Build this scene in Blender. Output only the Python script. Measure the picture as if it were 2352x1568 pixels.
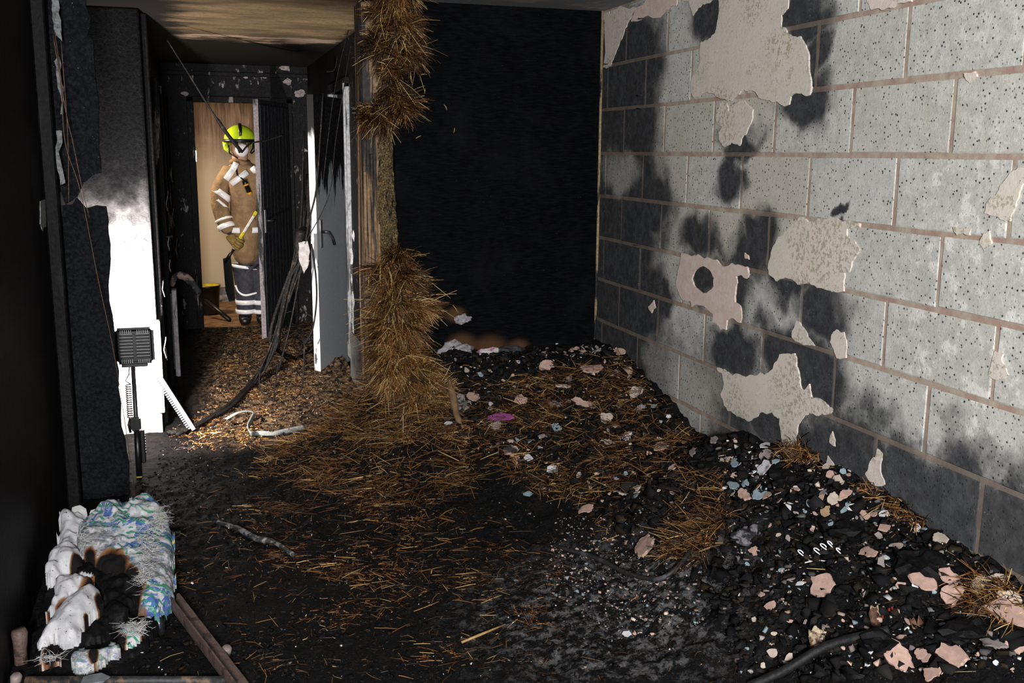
import bpy, bmesh, math, random
import numpy as np
from mathutils import Vector, Matrix, Euler

for o in list(bpy.data.objects): bpy.data.objects.remove(o)
SC = bpy.context.scene
COL = SC.collection
RNG = np.random.default_rng(7)
random.seed(7)

# ------------------------------------------------------------------ camera
F, CX, CY, H = 2300.0, 1176.0, 784.0, 1.60
def _n(v): return v / np.linalg.norm(v)
_d = _n(np.array([446 - CX, 345 - CY, F]))
_v = np.array([1075 - CX, 0, F]); _v[1] = -((446 - CX) * (1075 - CX) + F * F) / (345 - CY)
_v = _n(_v)
ROT = np.stack([_n(np.cross(_d, -_v)), _d, -_v])          # world <- camera
CAMP = np.array([0, 0, H])
cam = bpy.data.cameras.new('camera'); cam.sensor_width = 36; cam.lens = F / 2352 * 36
cam.clip_start = 0.05; cam.clip_end = 60
co = bpy.data.objects.new('camera', cam); COL.objects.link(co); SC.camera = co
co.matrix_world = Matrix(((ROT[0, 0], -ROT[0, 1], -ROT[0, 2], 0), (ROT[1, 0], -ROT[1, 1], -ROT[1, 2], 0),
                          (ROT[2, 0], -ROT[2, 1], -ROT[2, 2], H), (0, 0, 0, 1)))
def ray(px, py): return ROT @ np.array([(px - CX) / F, (py - CY) / F, 1.0])
def PX(px, py, axis, val):
    d = ray(px, py); return CAMP + d * ((val - CAMP[axis]) / d[axis])

# ------------------------------------------------------------------ world, lights, exposure
w = bpy.data.worlds.new('world'); SC.world = w; w.use_nodes = True
w.node_tree.nodes['Background'].inputs[0].default_value = (0.8, 0.9, 1, 1)
w.node_tree.nodes['Background'].inputs[1].default_value = 0.012
SC.view_settings.view_transform = 'Standard'; SC.view_settings.look = 'None'
SC.view_settings.gamma = 1; SC.view_settings.use_curve_mapping = False
SC.view_settings.exposure = 0.0
def area(name, loc, target, sx, sy, power, color, spread=math.pi):
    l = bpy.data.lights.new(name, 'AREA'); l.shape = 'RECTANGLE'; l.size = sx; l.size_y = sy
    l.energy = power; l.color = color; l.spread = spread
    o = bpy.data.objects.new(name, l); COL.objects.link(o); o.location = loc
    o.rotation_euler = (Vector(target) - Vector(loc)).to_track_quat('-Z', 'Y').to_euler()
    return o
area('front_light', (-0.42, -1.7, 1.95), (1.2, 4.5, 1.1), 0.7, 0.7, 495, (1.0, 0.985, 0.97))  # soft unseen front light behind the camera; no window is built
area('room_beyond_fill', (-0.55, 9.75, 1.95), (0.5, 10.0, 1.0), 0.25, 0.25, 30, (1.0, 0.82, 0.60))  # unseen fill added to brighten the far room and the firefighter's rim

# ------------------------------------------------------------------ materials
class NT:
    def __init__(s, name):
        s.m = bpy.data.materials.new(name); s.m.use_nodes = True; s.t = s.m.node_tree
        s.b = s.t.nodes['Principled BSDF']
        s.b.inputs['Roughness'].default_value = 0.8
        s.b.inputs['Specular IOR Level'].default_value = 0.3
        s._co = None
    def n(s, typ, **kw):
        x = s.t.nodes.new(typ)
        for k, v in kw.items(): setattr(x, k, v)
        return x
    def put(s, a, b):
        if isinstance(a, (int, float)):
            b.default_value = a
        elif isinstance(a, (tuple, list)):
            b.default_value = tuple(a) + ((1,) if len(a) == 3 and len(b.default_value) == 4 else ())
        else: s.t.links.new(a, b)
    def co(s):
        if s._co is None: s._co = s.n('ShaderNodeNewGeometry').outputs['Position']
        return s._co
    def mul(s, v, k):
        x = s.n('ShaderNodeVectorMath', operation='MULTIPLY'); s.put(v, x.inputs[0]); s.put(k, x.inputs[1]); return x.outputs[0]
    def noise(s, scale, detail=4, rough=.55, vec=None, dist=0.0, sc3=None):
        x = s.n('ShaderNodeTexNoise'); v = vec or s.co()
        if sc3: v = s.mul(v, sc3)
        s.put(v, x.inputs['Vector']); x.inputs['Scale'].default_value = scale
        x.inputs['Detail'].default_value = detail; x.inputs['Roughness'].default_value = rough
        x.inputs['Distortion'].default_value = dist; return x.outputs['Fac']
    def vor(s, scale, feature='F1', vec=None, sc3=None, out='Distance', rnd=1.0):
        x = s.n('ShaderNodeTexVoronoi', feature=feature); v = vec or s.co()
        if sc3: v = s.mul(v, sc3)
        s.put(v, x.inputs['Vector']); x.inputs['Scale'].default_value = scale; x.inputs['Randomness'].default_value = rnd
        return x.outputs[out]
    def ss(s, v, a, b, lo=0.0, hi=1.0):
        x = s.n('ShaderNodeMapRange', interpolation_type='SMOOTHSTEP'); s.put(v, x.inputs[0])
        x.inputs[1].default_value = a; x.inputs[2].default_value = b
        x.inputs[3].default_value = lo; x.inputs[4].default_value = hi; return x.outputs[0]
    def ma(s, op, a, b=0.0):
        x = s.n('ShaderNodeMath', operation=op); s.put(a, x.inputs[0]); s.put(b, x.inputs[1]); return x.outputs[0]
    def mix(s, f, a, b, mode='MIX'):
        x = s.n('ShaderNodeMix', data_type='RGBA', blend_type=mode)
        s.put(f, x.inputs[0]); s.put(a, x.inputs[6]); s.put(b, x.inputs[7]); return x.outputs[2]
    def ramp(s, f, stops):
        x = s.n('ShaderNodeValToRGB'); s.put(f, x.inputs[0]); e = x.color_ramp.elements
        while len(e) < len(stops): e.new(0.5)
        for i, (p, c) in enumerate(stops): e[i].position = p; e[i].color = tuple(c) + (1,)
        return x.outputs[0]
    def attr(s, name, out='Color'):
        x = s.n('ShaderNodeAttribute', attribute_name=name); return x.outputs[out]
    def xyz(s, v=None):
        x = s.n('ShaderNodeSeparateXYZ'); s.put(v or s.co(), x.inputs[0]); return x.outputs
    def ell(s, c, r, soft=.35, vec=None):
        """soft ellipse mask at world position c with radii r (a soot mark with its own place)"""
        a = s.n('ShaderNodeVectorMath', operation='SUBTRACT'); s.put(vec or s.co(), a.inputs[0]); a.inputs[1].default_value = c
        b = s.n('ShaderNodeVectorMath', operation='DIVIDE'); s.put(a.outputs[0], b.inputs[0]); b.inputs[1].default_value = r
        l = s.n('ShaderNodeVectorMath', operation='LENGTH'); s.put(b.outputs[0], l.inputs[0])
        return s.ss(l.outputs['Value'], 1 + soft, 1 - soft)
    def bump(s, h, strength=.3, dist=.01):
        x = s.n('ShaderNodeBump'); x.inputs['Strength'].default_value = strength; x.inputs['Distance'].default_value = dist
        s.put(h, x.inputs['Height']); s.t.links.new(x.outputs[0], s.b.inputs['Normal'])
    def fin(s, col, rough=None, spec=None, metal=None):
        s.put(col, s.b.inputs['Base Color'])
        if rough is not None: s.put(rough, s.b.inputs['Roughness'])
        if spec is not None: s.b.inputs['Specular IOR Level'].default_value = spec
        if metal is not None: s.b.inputs['Metallic'].default_value = metal
        return s.m

def m_plain(name, c, rough=.7, var=.25, scale=30, spec=.3, metal=0.0, bump=.15):
    t = NT(name); f = t.noise(scale, 5, .6)
    a = tuple(x * (1 - var) for x in c); b = tuple(min(1, x * (1 + var)) for x in c)
    col = t.mix(t.ss(f, .3, .7), a, b); t.bump(f, bump, .004)
    return t.fin(col, rough, spec, metal)

def m_char(name, base, amount=.55, char=(.010, .0105, .012), scale=9, stretch=(1, 1, .25), spec=.35, extra=None):
    """scorched paint or wood: `base` left in flakes through black char"""
    t = NT(name)
    f = t.noise(scale, 7, .62, sc3=stretch)
    k = t.ss(f, amount - .035, amount + .035)
    g = t.noise(scale * 6, 4, .6)
    c0 = t.mix(t.ss(g, .35, .7), char, tuple(x * 2.8 + .001 for x in char))
    c1 = t.mix(t.ss(g, .3, .75), tuple(x * .55 for x in base), base)
    col = t.mix(k, c0, c1)
    t.bump(t.ma('ADD', f, t.ma('MULTIPLY', g, .3)), .5, .012)
    return t.fin(col, .62, spec)

M = {}
M['char'] = m_char('char_black', (.014, .014, .016), .64, char=(.0018, .0018, .002), spec=.12)
M['char_flaky'] = m_char('char_flaky_paint', (.30, .28, .29), .645, char=(.0035, .0035, .004), spec=.1, scale=16, stretch=(1, 1, .45))
M['char_frame'] = m_char('char_frame', (.26, .23, .22), .635, char=(.0035, .0035, .004), spec=.1, scale=13, stretch=(1.2, 1.2, .18))
M['char_wood'] = m_char('char_wood', (.30, .20, .12), .60, scale=10, stretch=(2, 2, .12))
M['soot_metal'] = m_plain('soot_metal', (.02, .02, .022), .4, .4, 40, .5)
M['black_plastic'] = m_plain('black_plastic', (.005, .005, .0055), .38, .2, 60, .5)
M['cable'] = m_char('burnt_cable', (.06, .045, .036), .60, char=(.007, .0065, .0065), scale=20, stretch=(1, 1, 1), spec=.12)
M['wire'] = m_plain('bare_wire', (.12, .06, .04), .5, .4, 50, .5, .3)
M['white_plastic'] = m_plain('white_plastic', (.62, .61, .62), .5, .12, 25, .4)
M['grey_trunking'] = m_char('grey_trunking', (.30, .32, .31), .38, scale=14, stretch=(1, 1, 1))
M['chrome'] = m_plain('handle_metal', (.62, .62, .62), .25, .1, 40, .6, .8)
M['rust'] = m_char('rusty_steel', (.13, .082, .068), .43, char=(.02, .012, .010), scale=16, stretch=(1, 1, 1), spec=.5)
M['timber'] = m_char('half_burnt_timber', (.34, .21, .11), .51, char=(.010, .008, .007), scale=7, stretch=(3, 3, .22))

# charred strawboard wall, with heat-browned rings where it burnt through
t = NT('charred_board')
f = t.noise(60, 5, .6, sc3=(.35, .35, 2.2)); g = t.noise(4, 5, .6)
c = t.mix(t.ss(f, .35, .75), (.0014, .0016, .002), (.0042, .0046, .0055))
c = t.mix(t.ma('MULTIPLY', t.ss(g, .5, .75), .5), c, (.008, .0085, .010))
c = t.mix(t.ss(t.noise(170, 2, .5), .74, .78), c, (.12, .11, .10))
for px, py, r in ((1046, 722, .035), (1125, 800, .06), (1060, 790, .05), (1190, 798, .04)):
    p = PX(px, py, 1, 5.13)
    c = t.mix(t.ma('MULTIPLY', t.ell(tuple(p), (r * 1.4, .3, r), .6), .55), c, (.12, .062, .03))
t.bump(t.ma('ADD', f, g), .35, .01)
M['board'] = t.fin(c, .9, .05)

# alligatored soot and paint
def m_alligator(name, base, char, amount, sc=22):
    t = NT(name)
    e = t.vor(sc, 'DISTANCE_TO_EDGE', sc3=(1, 1, .8)); f = t.noise(7, 6, .6); g = t.noise(60, 4, .6)
    k = t.ss(f, amount - .2, amount + .2)
    c = t.mix(k, char, base); c = t.mix(t.ss(g, .35, .7), c, t.mix(.5, c, (.02, .022, .026)))
    c = t.mix(t.ma('MULTIPLY', t.ss(e, .05, .0), t.ss(t.noise(6, 3, .5), .42, .58)), c, (.004, .004, .005))
    c = t.mix(t.ss(t.noise(140, 2, .5), .755, .78), c, (.35, .35, .36))
    t.bump(t.ma('ADD', t.ma('MULTIPLY', t.ss(e, 0, .12), .5), t.ma('MULTIPLY', g, .5)), .45, .010)
    return t.fin(c, .85, .08)
M['allig_dark'] = m_alligator('alligatored_panel', (.006, .007, .009), (.002, .0023, .0033), .5, 34)

# pier: white paint below, soot above with a broken border; lamp fade painted in
t = NT('pier_paint')
e = t.vor(34, 'DISTANCE_TO_EDGE'); f = t.noise(9, 6, .65); g = t.noise(50, 4, .6); z = t.xyz()[2]
zz = t.ma('ADD', z, t.ma('MULTIPLY', t.ma('SUBTRACT', f, .5), .55))
k = t.ma('POWER', t.ss(zz, 1.55, .70), 1.8)
c = t.mix(k, t.mix(t.ss(g, .3, .7), (.0022, .0024, .003), (.0065, .007, .0082)), (.60, .59, .62))
c = t.mix(t.ma('MULTIPLY', t.ss(e, .05, .0), t.ma('MULTIPLY', t.ss(zz, .75, 1.0), t.ss(t.noise(5, 3, .5), .45, .6))), c, (.012, .012, .014))
t.bump(t.ma('ADD', t.ma('MULTIPLY', t.ss(e, 0, .12), .35), t.ma('MULTIPLY', g, .4)), .3, .008)
M['pier'] = t.fin(c, .85, .08)

# concrete block with soot marks (each mark is placed where it sits on the wall)
WX = 2.10
def W2(px, py): p = PX(px, py, 0, WX); return p
def soot_nodes(t):
    wv = t.n('ShaderNodeTexNoise'); t.put(t.co(), wv.inputs['Vector']); wv.inputs['Scale'].default_value = 5; wv.inputs['Detail'].default_value = 5
    sub = t.n('ShaderNodeVectorMath', operation='SUBTRACT'); t.put(wv.outputs['Color'], sub.inputs[0]); sub.inputs[1].default_value = (.5, .5, .5)
    sc = t.n('ShaderNodeVectorMath', operation='SCALE'); t.put(sub.outputs[0], sc.inputs[0]); sc.inputs['Scale'].default_value = .34
    ad = t.n('ShaderNodeVectorMath', operation='ADD'); t.put(t.co(), ad.inputs[0]); t.put(sc.outputs[0], ad.inputs[1])
    vec = ad.outputs[0]
    X = t.xyz(vec)
    s = t.ma('MULTIPLY', t.ss(X[1], 4.28, 4.50), t.ss(X[2], 2.36, 2.2))
    blobs = [(1628, 48, 42, 62), (1842, 38, 58, 60), (1850, 235, 50, 52), (1872, 150, 22, 80), (1602, 548, 40, 42),
             (1700, 585, 70, 42), (1750, 545, 35, 60), (1617, 643, 45, 48), (1700, 668, 30, 60), (1800, 645, 70, 42),
             (1770, 740, 30, 30), (1888, 722, 52, 75), (1683, 795, 58, 72), (1815, 815, 75, 66), (1885, 880, 48, 78),
             (1670, 985, 60, 80), (1765, 985, 60, 60), (1920, 1040, 110, 85), (1680, 400, 26, 50), (1690, 345, 40, 20),
             (1700, 320, 46, 34), (1935, 492, 16, 10), (1500, 480, 40, 70), (1480, 690, 50, 90), (1530, 690, 20, 40)]
    for px, py, rx, ry in blobs:
        c = W2(px, py); a = W2(px + rx, py); b = W2(px, py + ry)
        s = t.ma('MAXIMUM', s, t.ell(tuple(c), (1.0, abs(a[1] - c[1]) * 1.22, abs(b[2] - c[2]) * 1.22), .42, vec))
    # smoke-stained foot of the wall, strongest on the lowest courses near the camera
    nz = t.noise(6, 6, .65)
    low = t.ma('MULTIPLY', t.ss(t.ma('ADD', X[2], t.ma('MULTIPLY', t.ma('SUBTRACT', nz, .5), .5)), .90, .66), t.ss(X[1], 3.75, 3.2, .66, 1.0))
    s = t.ma('MAXIMUM', s, t.ma('MULTIPLY', low, .98))
    # paler scrubbed blotches inside the soot
    for px, py, rx, ry in ((1428, 395, 40, 45), (1762, 690, 45, 45), (1650, 735, 30, 25), (1590, 905, 60, 80), (1668, 545, 30, 40)):
        c = W2(px, py); a = W2(px + rx, py); b = W2(px, py + ry)
        s = t.ma('MULTIPLY', s, t.ma('SUBTRACT', 1, t.ma('MULTIPLY', t.ell(tuple(c), (1.0, abs(a[1] - c[1]), abs(b[2] - c[2])), .5, vec), .6)))
    return s
def m_block(name, base, pit):
    t = NT(name); s = soot_nodes(t)
    g = t.noise(26, 6, .65); fine = t.noise(120, 3, .6)
    c = t.mix(t.ss(g, .3, .72), tuple(x * .80 for x in base), tuple(x * 1.12 for x in base))
    oi = t.n('ShaderNodeObjectInfo').outputs['Random']; c = t.mix(t.ma('MULTIPLY', t.ss(oi, .25, .9), .55), c, (.47, .425, .35)); c = t.mix(t.ma('MULTIPLY', t.ss(t.noise(3, 4, .6), .48, .66), .45), c, (.58, .575, .57))
    c = t.mix(t.ss(fine, .35, .7), c, t.mix(.35, c, (.30, .30, .28)))
    # open pores
    v = t.vor(62, 'F1'); pores = t.ss(v, .27, .13); pk = t.ss(t.noise(21, 3, .6), .36, .54)
    c = t.mix(t.ma('MULTIPLY', pores, pk), c, (.03, .032, .035))
    v2 = t.vor(150, 'F1'); c = t.mix(t.ma('MULTIPLY', t.ss(v2, .22, .08), t.ss(t.noise(40, 3, .6), .45, .6)), c, (.09, .09, .09))
    # white efflorescence on the nearer upper blocks
    X = t.xyz(); k = t.ma('MULTIPLY', t.ss(X[1], 2.72, 2.45), t.ss(X[2], .62, .8))
    ef = t.ma('MULTIPLY', t.ss(t.noise(13, 8, .72), .53, .60), k); c = t.mix(t.ma('MULTIPLY', ef, t.ss(X[2], 1.75, 1.5, .25, 1.0)), c, (.66, .65, .62))
    wear = t.ss(t.noise(90, 5, .75), .60, .66)
    sootc = t.mix(t.ss(g, .35, .7), (.017, .019, .023), (.044, .047, .054))
    sootc = t.mix(t.ma('MULTIPLY', wear, t.ss(t.noise(8, 3, .6), .50, .62)), sootc, (.20, .19, .185))
    c = t.mix(t.ma('MULTIPLY', s, .97), c, sootc)
    t.bump(t.ma('ADD', g, t.ma('SUBTRACT', t.ma('MULTIPLY', fine, .5), t.ma('MULTIPLY', pores, .6))), .35, .006)
    return t.fin(c, .9, .15)
M['block'] = m_block('concrete_block', (.54, .54, .505), 1)
t = NT('mortar'); s = soot_nodes(t); g = t.noise(18, 6, .65)
c = t.mix(t.ss(g, .35, .65), (.33, .225, .185), (.40, .35, .28))
c = t.mix(t.ma('MULTIPLY', s, .72), c, (.055, .045, .042)); t.bump(g, .5, .006); M['mortar'] = t.fin(c, .95, .1)
t = NT('old_plaster'); g = t.noise(22, 7, .7); h = t.noise(70, 5, .7); k = t.noise(5, 3, .6)
c = t.mix(t.ss(k, .4, .65), (.66, .585, .53), (.60, .56, .49))
c = t.mix(t.ma('MULTIPLY', t.ma('MULTIPLY', t.ss(h, .50, .57), t.ss(t.noise(4.5, 4, .6), .46, .58)), .8), c, (.33, .30, .215)); c = t.mix(t.ma('MULTIPLY', t.ss(t.noise(140, 4, .7), .58, .64), t.ss(g, .45, .6)), c, (.30, .27, .21))
z = t.xyz()[2]; c = t.mix(t.ma('MULTIPLY', t.ss(t.ma('ADD', z, t.ma('MULTIPLY', g, .5)), .95, .55), .55), c, (.22, .20, .19))
t.bump(t.ma('ADD', g, h), .3, .006); M['plaster'] = t.fin(c, .9, .15)
t = NT('pink_plaster'); g = t.noise(26, 7, .7); h = t.noise(90, 5, .7)
c = t.mix(t.ss(g, .35, .65), (.60, .475, .42), (.68, .575, .52)); t.bump(t.ma('ADD', g, h), .3, .005); M['plaster_pink'] = t.fin(c, .9, .15)

# loose flakes
def m_flake(name, c):
    t = NT(name); oi = t.n('ShaderNodeObjectInfo').outputs['Random']; g = t.noise(45, 5, .7); d = t.noise(9, 3, .5)
    col = t.mix(t.ss(g, .3, .7), tuple(x * .75 for x in c), tuple(min(1, x * 1.12) for x in c))
    col = t.mix(t.ma('MULTIPLY', oi, .45), col, tuple(x * .42 for x in c))
    col = t.mix(t.ss(d, .60, .68), col, (.03, .028, .028)); t.bump(g, .3, .003); return t.fin(col, .85, .2)
FL = {'pink': m_flake('flake_pink', (.47, .315, .262)), 'pale': m_flake('flake_pale', (.52, .43, .36)), 'blue': m_flake('flake_blue', (.23, .31, .35)),
      'white': m_flake('flake_white', (.62, .62, .65)), 'grey': m_flake('flake_grey', (.27, .23, .23)), 'tan': m_flake('flake_tan', (.42, .29, .17)),
      'purple': m_flake('flake_purple', (.30, .07, .24))}

# ground litter, char and ash
t = NT('charred_litter'); g = t.noise(9, 7, .65); f = t.noise(70, 5, .7); X = t.xyz()
c = t.mix(t.ss(f, .35, .75), (.002, .002, .0023), (.008, .0078, .008))
c = t.mix(t.ma('MULTIPLY', t.ss(g, .52, .70), t.ss(f, .4, .7)), c, (.024, .014, .007))
ash = t.ma('MULTIPLY', t.ell((1.28, 2.95, 0), (.42, .46, 5), .6), t.ss(t.noise(24, 7, .78), .47, .60)); c = t.mix(ash, c, (.13, .127, .13))
ash2 = t.ma('MULTIPLY', t.ss(t.noise(3.2, 4, .6), .54, .68), t.ss(f, .55, .75)); c = t.mix(t.ma('MULTIPLY', ash2, .6), c, (.05, .05, .053))
sp = t.ma('MULTIPLY', t.ss(t.vor(110, 'F1'), .16, .08), t.ss(t.noise(14, 4, .6), .47, .6)); c = t.mix(sp, c, (.15, .15, .16))
lit = t.ma('MULTIPLY', t.ma('MULTIPLY', t.ss(X[1], 5.2, 6.0), t.ss(X[0], -.12, .12)), t.ss(t.noise(34, 6, .7, sc3=(1, .6, 1)), .42, .62)); c = t.mix(t.ma('MULTIPLY', lit, .85), c, (.21, .135, .078))  # straw dust; its left limit paints the lamp's shadow edge on the floor
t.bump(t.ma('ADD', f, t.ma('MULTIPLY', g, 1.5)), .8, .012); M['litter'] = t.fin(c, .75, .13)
t = NT('charcoal_bits'); c = t.attr('col'); M['bits'] = t.fin(c, .85, .1)
t = NT('straw'); c = t.attr('col'); M['straw'] = t.fin(c, .42, .45)
t = NT('strawboard_core'); g = t.noise(120, 5, .75); h = t.noise(16, 5, .65, sc3=(2, 2, .5))
c = t.mix(t.ss(g, .42, .62), (.030, .020, .009), (.62, .44, .19)); c = t.mix(t.ss(h, .56, .66), c, (.012, .010, .008))
t.bump(g, 1.0, .02); M['core'] = t.fin(c, .45, .5)
t = NT('straw_mat'); g = t.noise(40, 6, .7); c = t.mix(t.ss(g, .35, .7), (.012, .006, .003), (.085, .038, .012)); t.bump(g, 1, .03); M['mat'] = t.fin(c, .8, .2)

# ceilings
t = NT('corridor_ceiling'); g = t.noise(3, 7, .62, sc3=(.7, 1.5, 1)); h = t.noise(40, 5, .65); X = t.xyz()
c = t.mix(t.ss(g, .35, .68), (.11, .078, .044), (.25, .18, .098)); c = t.mix(t.ss(h, .45, .75), c, (.095, .075, .055))
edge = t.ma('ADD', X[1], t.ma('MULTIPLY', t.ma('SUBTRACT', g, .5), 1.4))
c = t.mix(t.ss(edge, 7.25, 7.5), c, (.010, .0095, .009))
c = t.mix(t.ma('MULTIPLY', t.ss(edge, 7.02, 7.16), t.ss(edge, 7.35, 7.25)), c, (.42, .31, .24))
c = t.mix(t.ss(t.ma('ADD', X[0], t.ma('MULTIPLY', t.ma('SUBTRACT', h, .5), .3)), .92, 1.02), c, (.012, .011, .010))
c = t.mix(t.ss(t.ma('ADD', X[0], t.ma('MULTIPLY', t.ma('SUBTRACT', g, .5), .5)), .06, -.14), c, (.016, .014, .013))  # pier's shadow painted into the ceiling colour on the left side
t.bump(g, .3, .01); M['ceil_cor'] = t.fin(c, .8, .2)
t = NT('room_ceiling'); g = t.noise(6, 6, .65); c = t.mix(t.ss(g, .5, .62), (.30, .32, .34), (.52, .42, .37)); t.bump(g, .3, .01); M['ceil'] = t.fin(c, .8, .2)

# ------------------------------------------------------------------ mesh helpers
def link(name, me, mats=None, parent=None, smooth=False):
    o = bpy.data.objects.new(name, me); COL.objects.link(o)
    if mats is not None and not len(me.materials):
        for m in (mats if isinstance(mats, (list, tuple)) else [mats]): me.materials.append(m)
    if parent is not None: o.parent = parent
    if smooth:
        me.polygons.foreach_set('use_smooth', [True] * len(me.polygons))
    return o
def tag(o, label=None, cat=None, group=None, kind=None):
    if label: o['label'] = label
    if cat: o['category'] = cat
    if group: o['group'] = group
    if kind: o['kind'] = kind
    return o
def struct(o, label=None): return tag(o, label, None, None, 'structure')
def empty(name, loc=(0, 0, 0)):
    o = bpy.data.objects.new(name, None); COL.objects.link(o); o.location = loc; o.empty_display_size = .1; return o
def keep(child, parent):           # parent without moving
    child.parent = parent; child.matrix_parent_inverse = Matrix.Translation(parent.location).inverted(); return child
def pydata(name, v, f, mat=None, parent=None, smooth=False):
    me = bpy.data.meshes.new(name); me.from_pydata([tuple(map(float, p)) for p in v], [], f); me.update()
    o = link(name, me, mat, None, smooth)
    if parent is not None: keep(o, parent)
    return o
def bmobj(name, bm, mat=None, parent=None, smooth=False):
    bmesh.ops.recalc_face_normals(bm, faces=bm.faces[:])
    me = bpy.data.meshes.new(name); bm.to_mesh(me); bm.free()
    o = link(name, me, mat, None, smooth)
    if parent is not None: keep(o, parent)
    return o
def box(name, lo, hi, mat, parent=None, bevel=.004, rotz=0.0, pivot=None, seg=1):
    bm = bmesh.new(); bmesh.ops.create_cube(bm, size=1)
    c = [(a + b) / 2 for a, b in zip(lo, hi)]; s = [abs(b - a) for a, b in zip(lo, hi)]
    for v in bm.verts: v.co = Vector((v.co.x * s[0] + c[0], v.co.y * s[1] + c[1], v.co.z * s[2] + c[2]))
    if bevel: bmesh.ops.bevel(bm, geom=bm.edges[:], offset=min(bevel, min(s) * .4), segments=seg, affect='EDGES')
    if rotz:
        p = Vector(pivot or c); bmesh.ops.rotate(bm, verts=bm.verts[:], cent=p, matrix=Matrix.Rotation(rotz, 3, 'Z'))
    return bmobj(name, bm, mat, parent)
def spline(pts, n=8):
    pts = [np.array(p, float) for p in pts]
    if len(pts) < 3: return [pts[0] + (pts[1] - pts[0]) * i / n for i in range(n + 1)]
    P = [2 * pts[0] - pts[1]] + pts + [2 * pts[-1] - pts[-2]]; out = []
    for i in range(1, len(P) - 2):
        for k in range(n):
            u = k / n; a, b, c, d = P[i - 1], P[i], P[i + 1], P[i + 2]
            out.append(.5 * ((2 * b) + (-a + c) * u + (2 * a - 5 * b + 4 * c - d) * u * u + (-a + 3 * b - 3 * c + d) * u ** 3))
    out.append(pts[-1]); return out
def tube_data(path, r, seg=8, flat=None):
    """rings along a path; r number or list; flat=(a,b) scales the ring in its two directions"""
    path = [Vector(p) for p in path]; V = []; Fc = []; n = len(path)
    t0 = (path[1] - path[0]).normalized(); up = Vector((0, 0, 1)) if abs(t0.z) < .9 else Vector((0, 1, 0))
    a = t0.cross(up).normalized()
    for i, p in enumerate(path):
        tg = (path[min(i + 1, n - 1)] - path[max(i - 1, 0)]).normalized()
        a = (a - tg * a.dot(tg)).normalized(); b = tg.cross(a)
        rr = r[i] if isinstance(r, (list, tuple, np.ndarray)) else r
        fa, fb = flat or (1, 1)
        for k in range(seg):
            th = 2 * math.pi * k / seg
            V.append(p + a * (math.cos(th) * rr * fa) + b * (math.sin(th) * rr * fb))
    for i in range(n - 1):
        for k in range(seg):
            Fc.append((i * seg + k, i * seg + (k + 1) % seg, (i + 1) * seg + (k + 1) % seg, (i + 1) * seg + k))
    Fc.append(tuple(range(seg - 1, -1, -1))); Fc.append(tuple((n - 1) * seg + k for k in range(seg)))
    return V, Fc
def tube(name, path, r, mat, parent=None, seg=8, flat=None, smooth=True):
    v, f = tube_data(path, r, seg, flat); return pydata(name, v, f, mat, parent, smooth)
def multi(name, lst, mat, parent=None, smooth=True):
    V = []; Fc = []
    for v, f in lst:
        k = len(V); V += list(v); Fc += [tuple(i + k for i in q) for q in f]
    return pydata(name, V, Fc, mat, parent, smooth)
def ragged(pts, n=2, amp=.12, seed=1):
    """break straight outline edges into smaller irregular ones"""
    rg = random.Random(seed); pts = [np.array(p, float) for p in pts]
    for _ in range(n):
        out = []
        for i, p in enumerate(pts):
            q = pts[(i + 1) % len(pts)]; d = q - p; nrm = np.array([-d[1], d[0]])
            out += [p, p + d * rg.uniform(.4, .6) + nrm * rg.uniform(-amp, amp)]
        pts = out
    return pts
def plate(name, outer, thick, to3, mat, parent=None, holes=(), bev=0.0):
    """flat outline (2D) -> solid plate; to3(u, v, d) gives the 3D point at depth d (0 front .. thick back)"""
    bm = bmesh.new(); es = []
    for loop in [outer] + list(holes):
        vs = [bm.verts.new((p[0], p[1], 0)) for p in loop]
        es += [bm.edges.new((vs[i], vs[(i + 1) % len(vs)])) for i in range(len(vs))]
    bmesh.ops.triangle_fill(bm, edges=es, use_beauty=True)
    r = bmesh.ops.extrude_face_region(bm, geom=bm.faces[:])
    for v in r['geom']:
        if isinstance(v, bmesh.types.BMVert): v.co.z = 1
    for v in bm.verts: v.co = Vector(to3(v.co.x, v.co.y, v.co.z * thick))
    return bmobj(name, bm, mat, parent)

# value noise
def vnoise(x, y, s=0):
    xi = np.floor(x).astype(np.int64); yi = np.floor(y).astype(np.int64); fx = x - xi; fy = y - yi
    fx = fx * fx * (3 - 2 * fx); fy = fy * fy * (3 - 2 * fy)
    def hh(a, b):
        q = (a * 374761393 + b * 668265263 + s * 974634777) & 0xffffffff
        q = ((q ^ (q >> 13)) * 1274126177) & 0xffffffff
        return ((q ^ (q >> 16)) & 0xffff) / 65535.0
    return (hh(xi, yi) * (1 - fx) + hh(xi + 1, yi) * fx) * (1 - fy) + (hh(xi, yi + 1) * (1 - fx) + hh(xi + 1, yi + 1) * fx) * fy
def fbm(x, y, o=4, s=0):
    t = 0; a = .5
    for i in range(o): t = t + a * vnoise(x * 2 ** i, y * 2 ** i, s + i); a *= .5
    return t - .5

def fast_mesh(name, V, Q, mat, col=None, smooth=False):
    """V (n,3), Q (m,4) quads, col (n,3)"""
    me = bpy.data.meshes.new(name); n, m = len(V), len(Q)
    me.vertices.add(n); me.vertices.foreach_set('co', np.asarray(V, np.float32).ravel())
    me.loops.add(m * 4); me.loops.foreach_set('vertex_index', np.asarray(Q, np.int32).ravel())
    me.polygons.add(m); me.polygons.foreach_set('loop_start', np.arange(m, dtype=np.int32) * 4)
    me.polygons.foreach_set('loop_total', np.full(m, 4, np.int32))
    me.update(calc_edges=True); me.validate()
    if col is not None:
        a = me.color_attributes.new('col', 'FLOAT_COLOR', 'POINT')
        c4 = np.ones((n, 4), np.float32); c4[:, :3] = col; a.data.foreach_set('color', c4.ravel())
    return link(name, me, mat, None, smooth)

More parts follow.
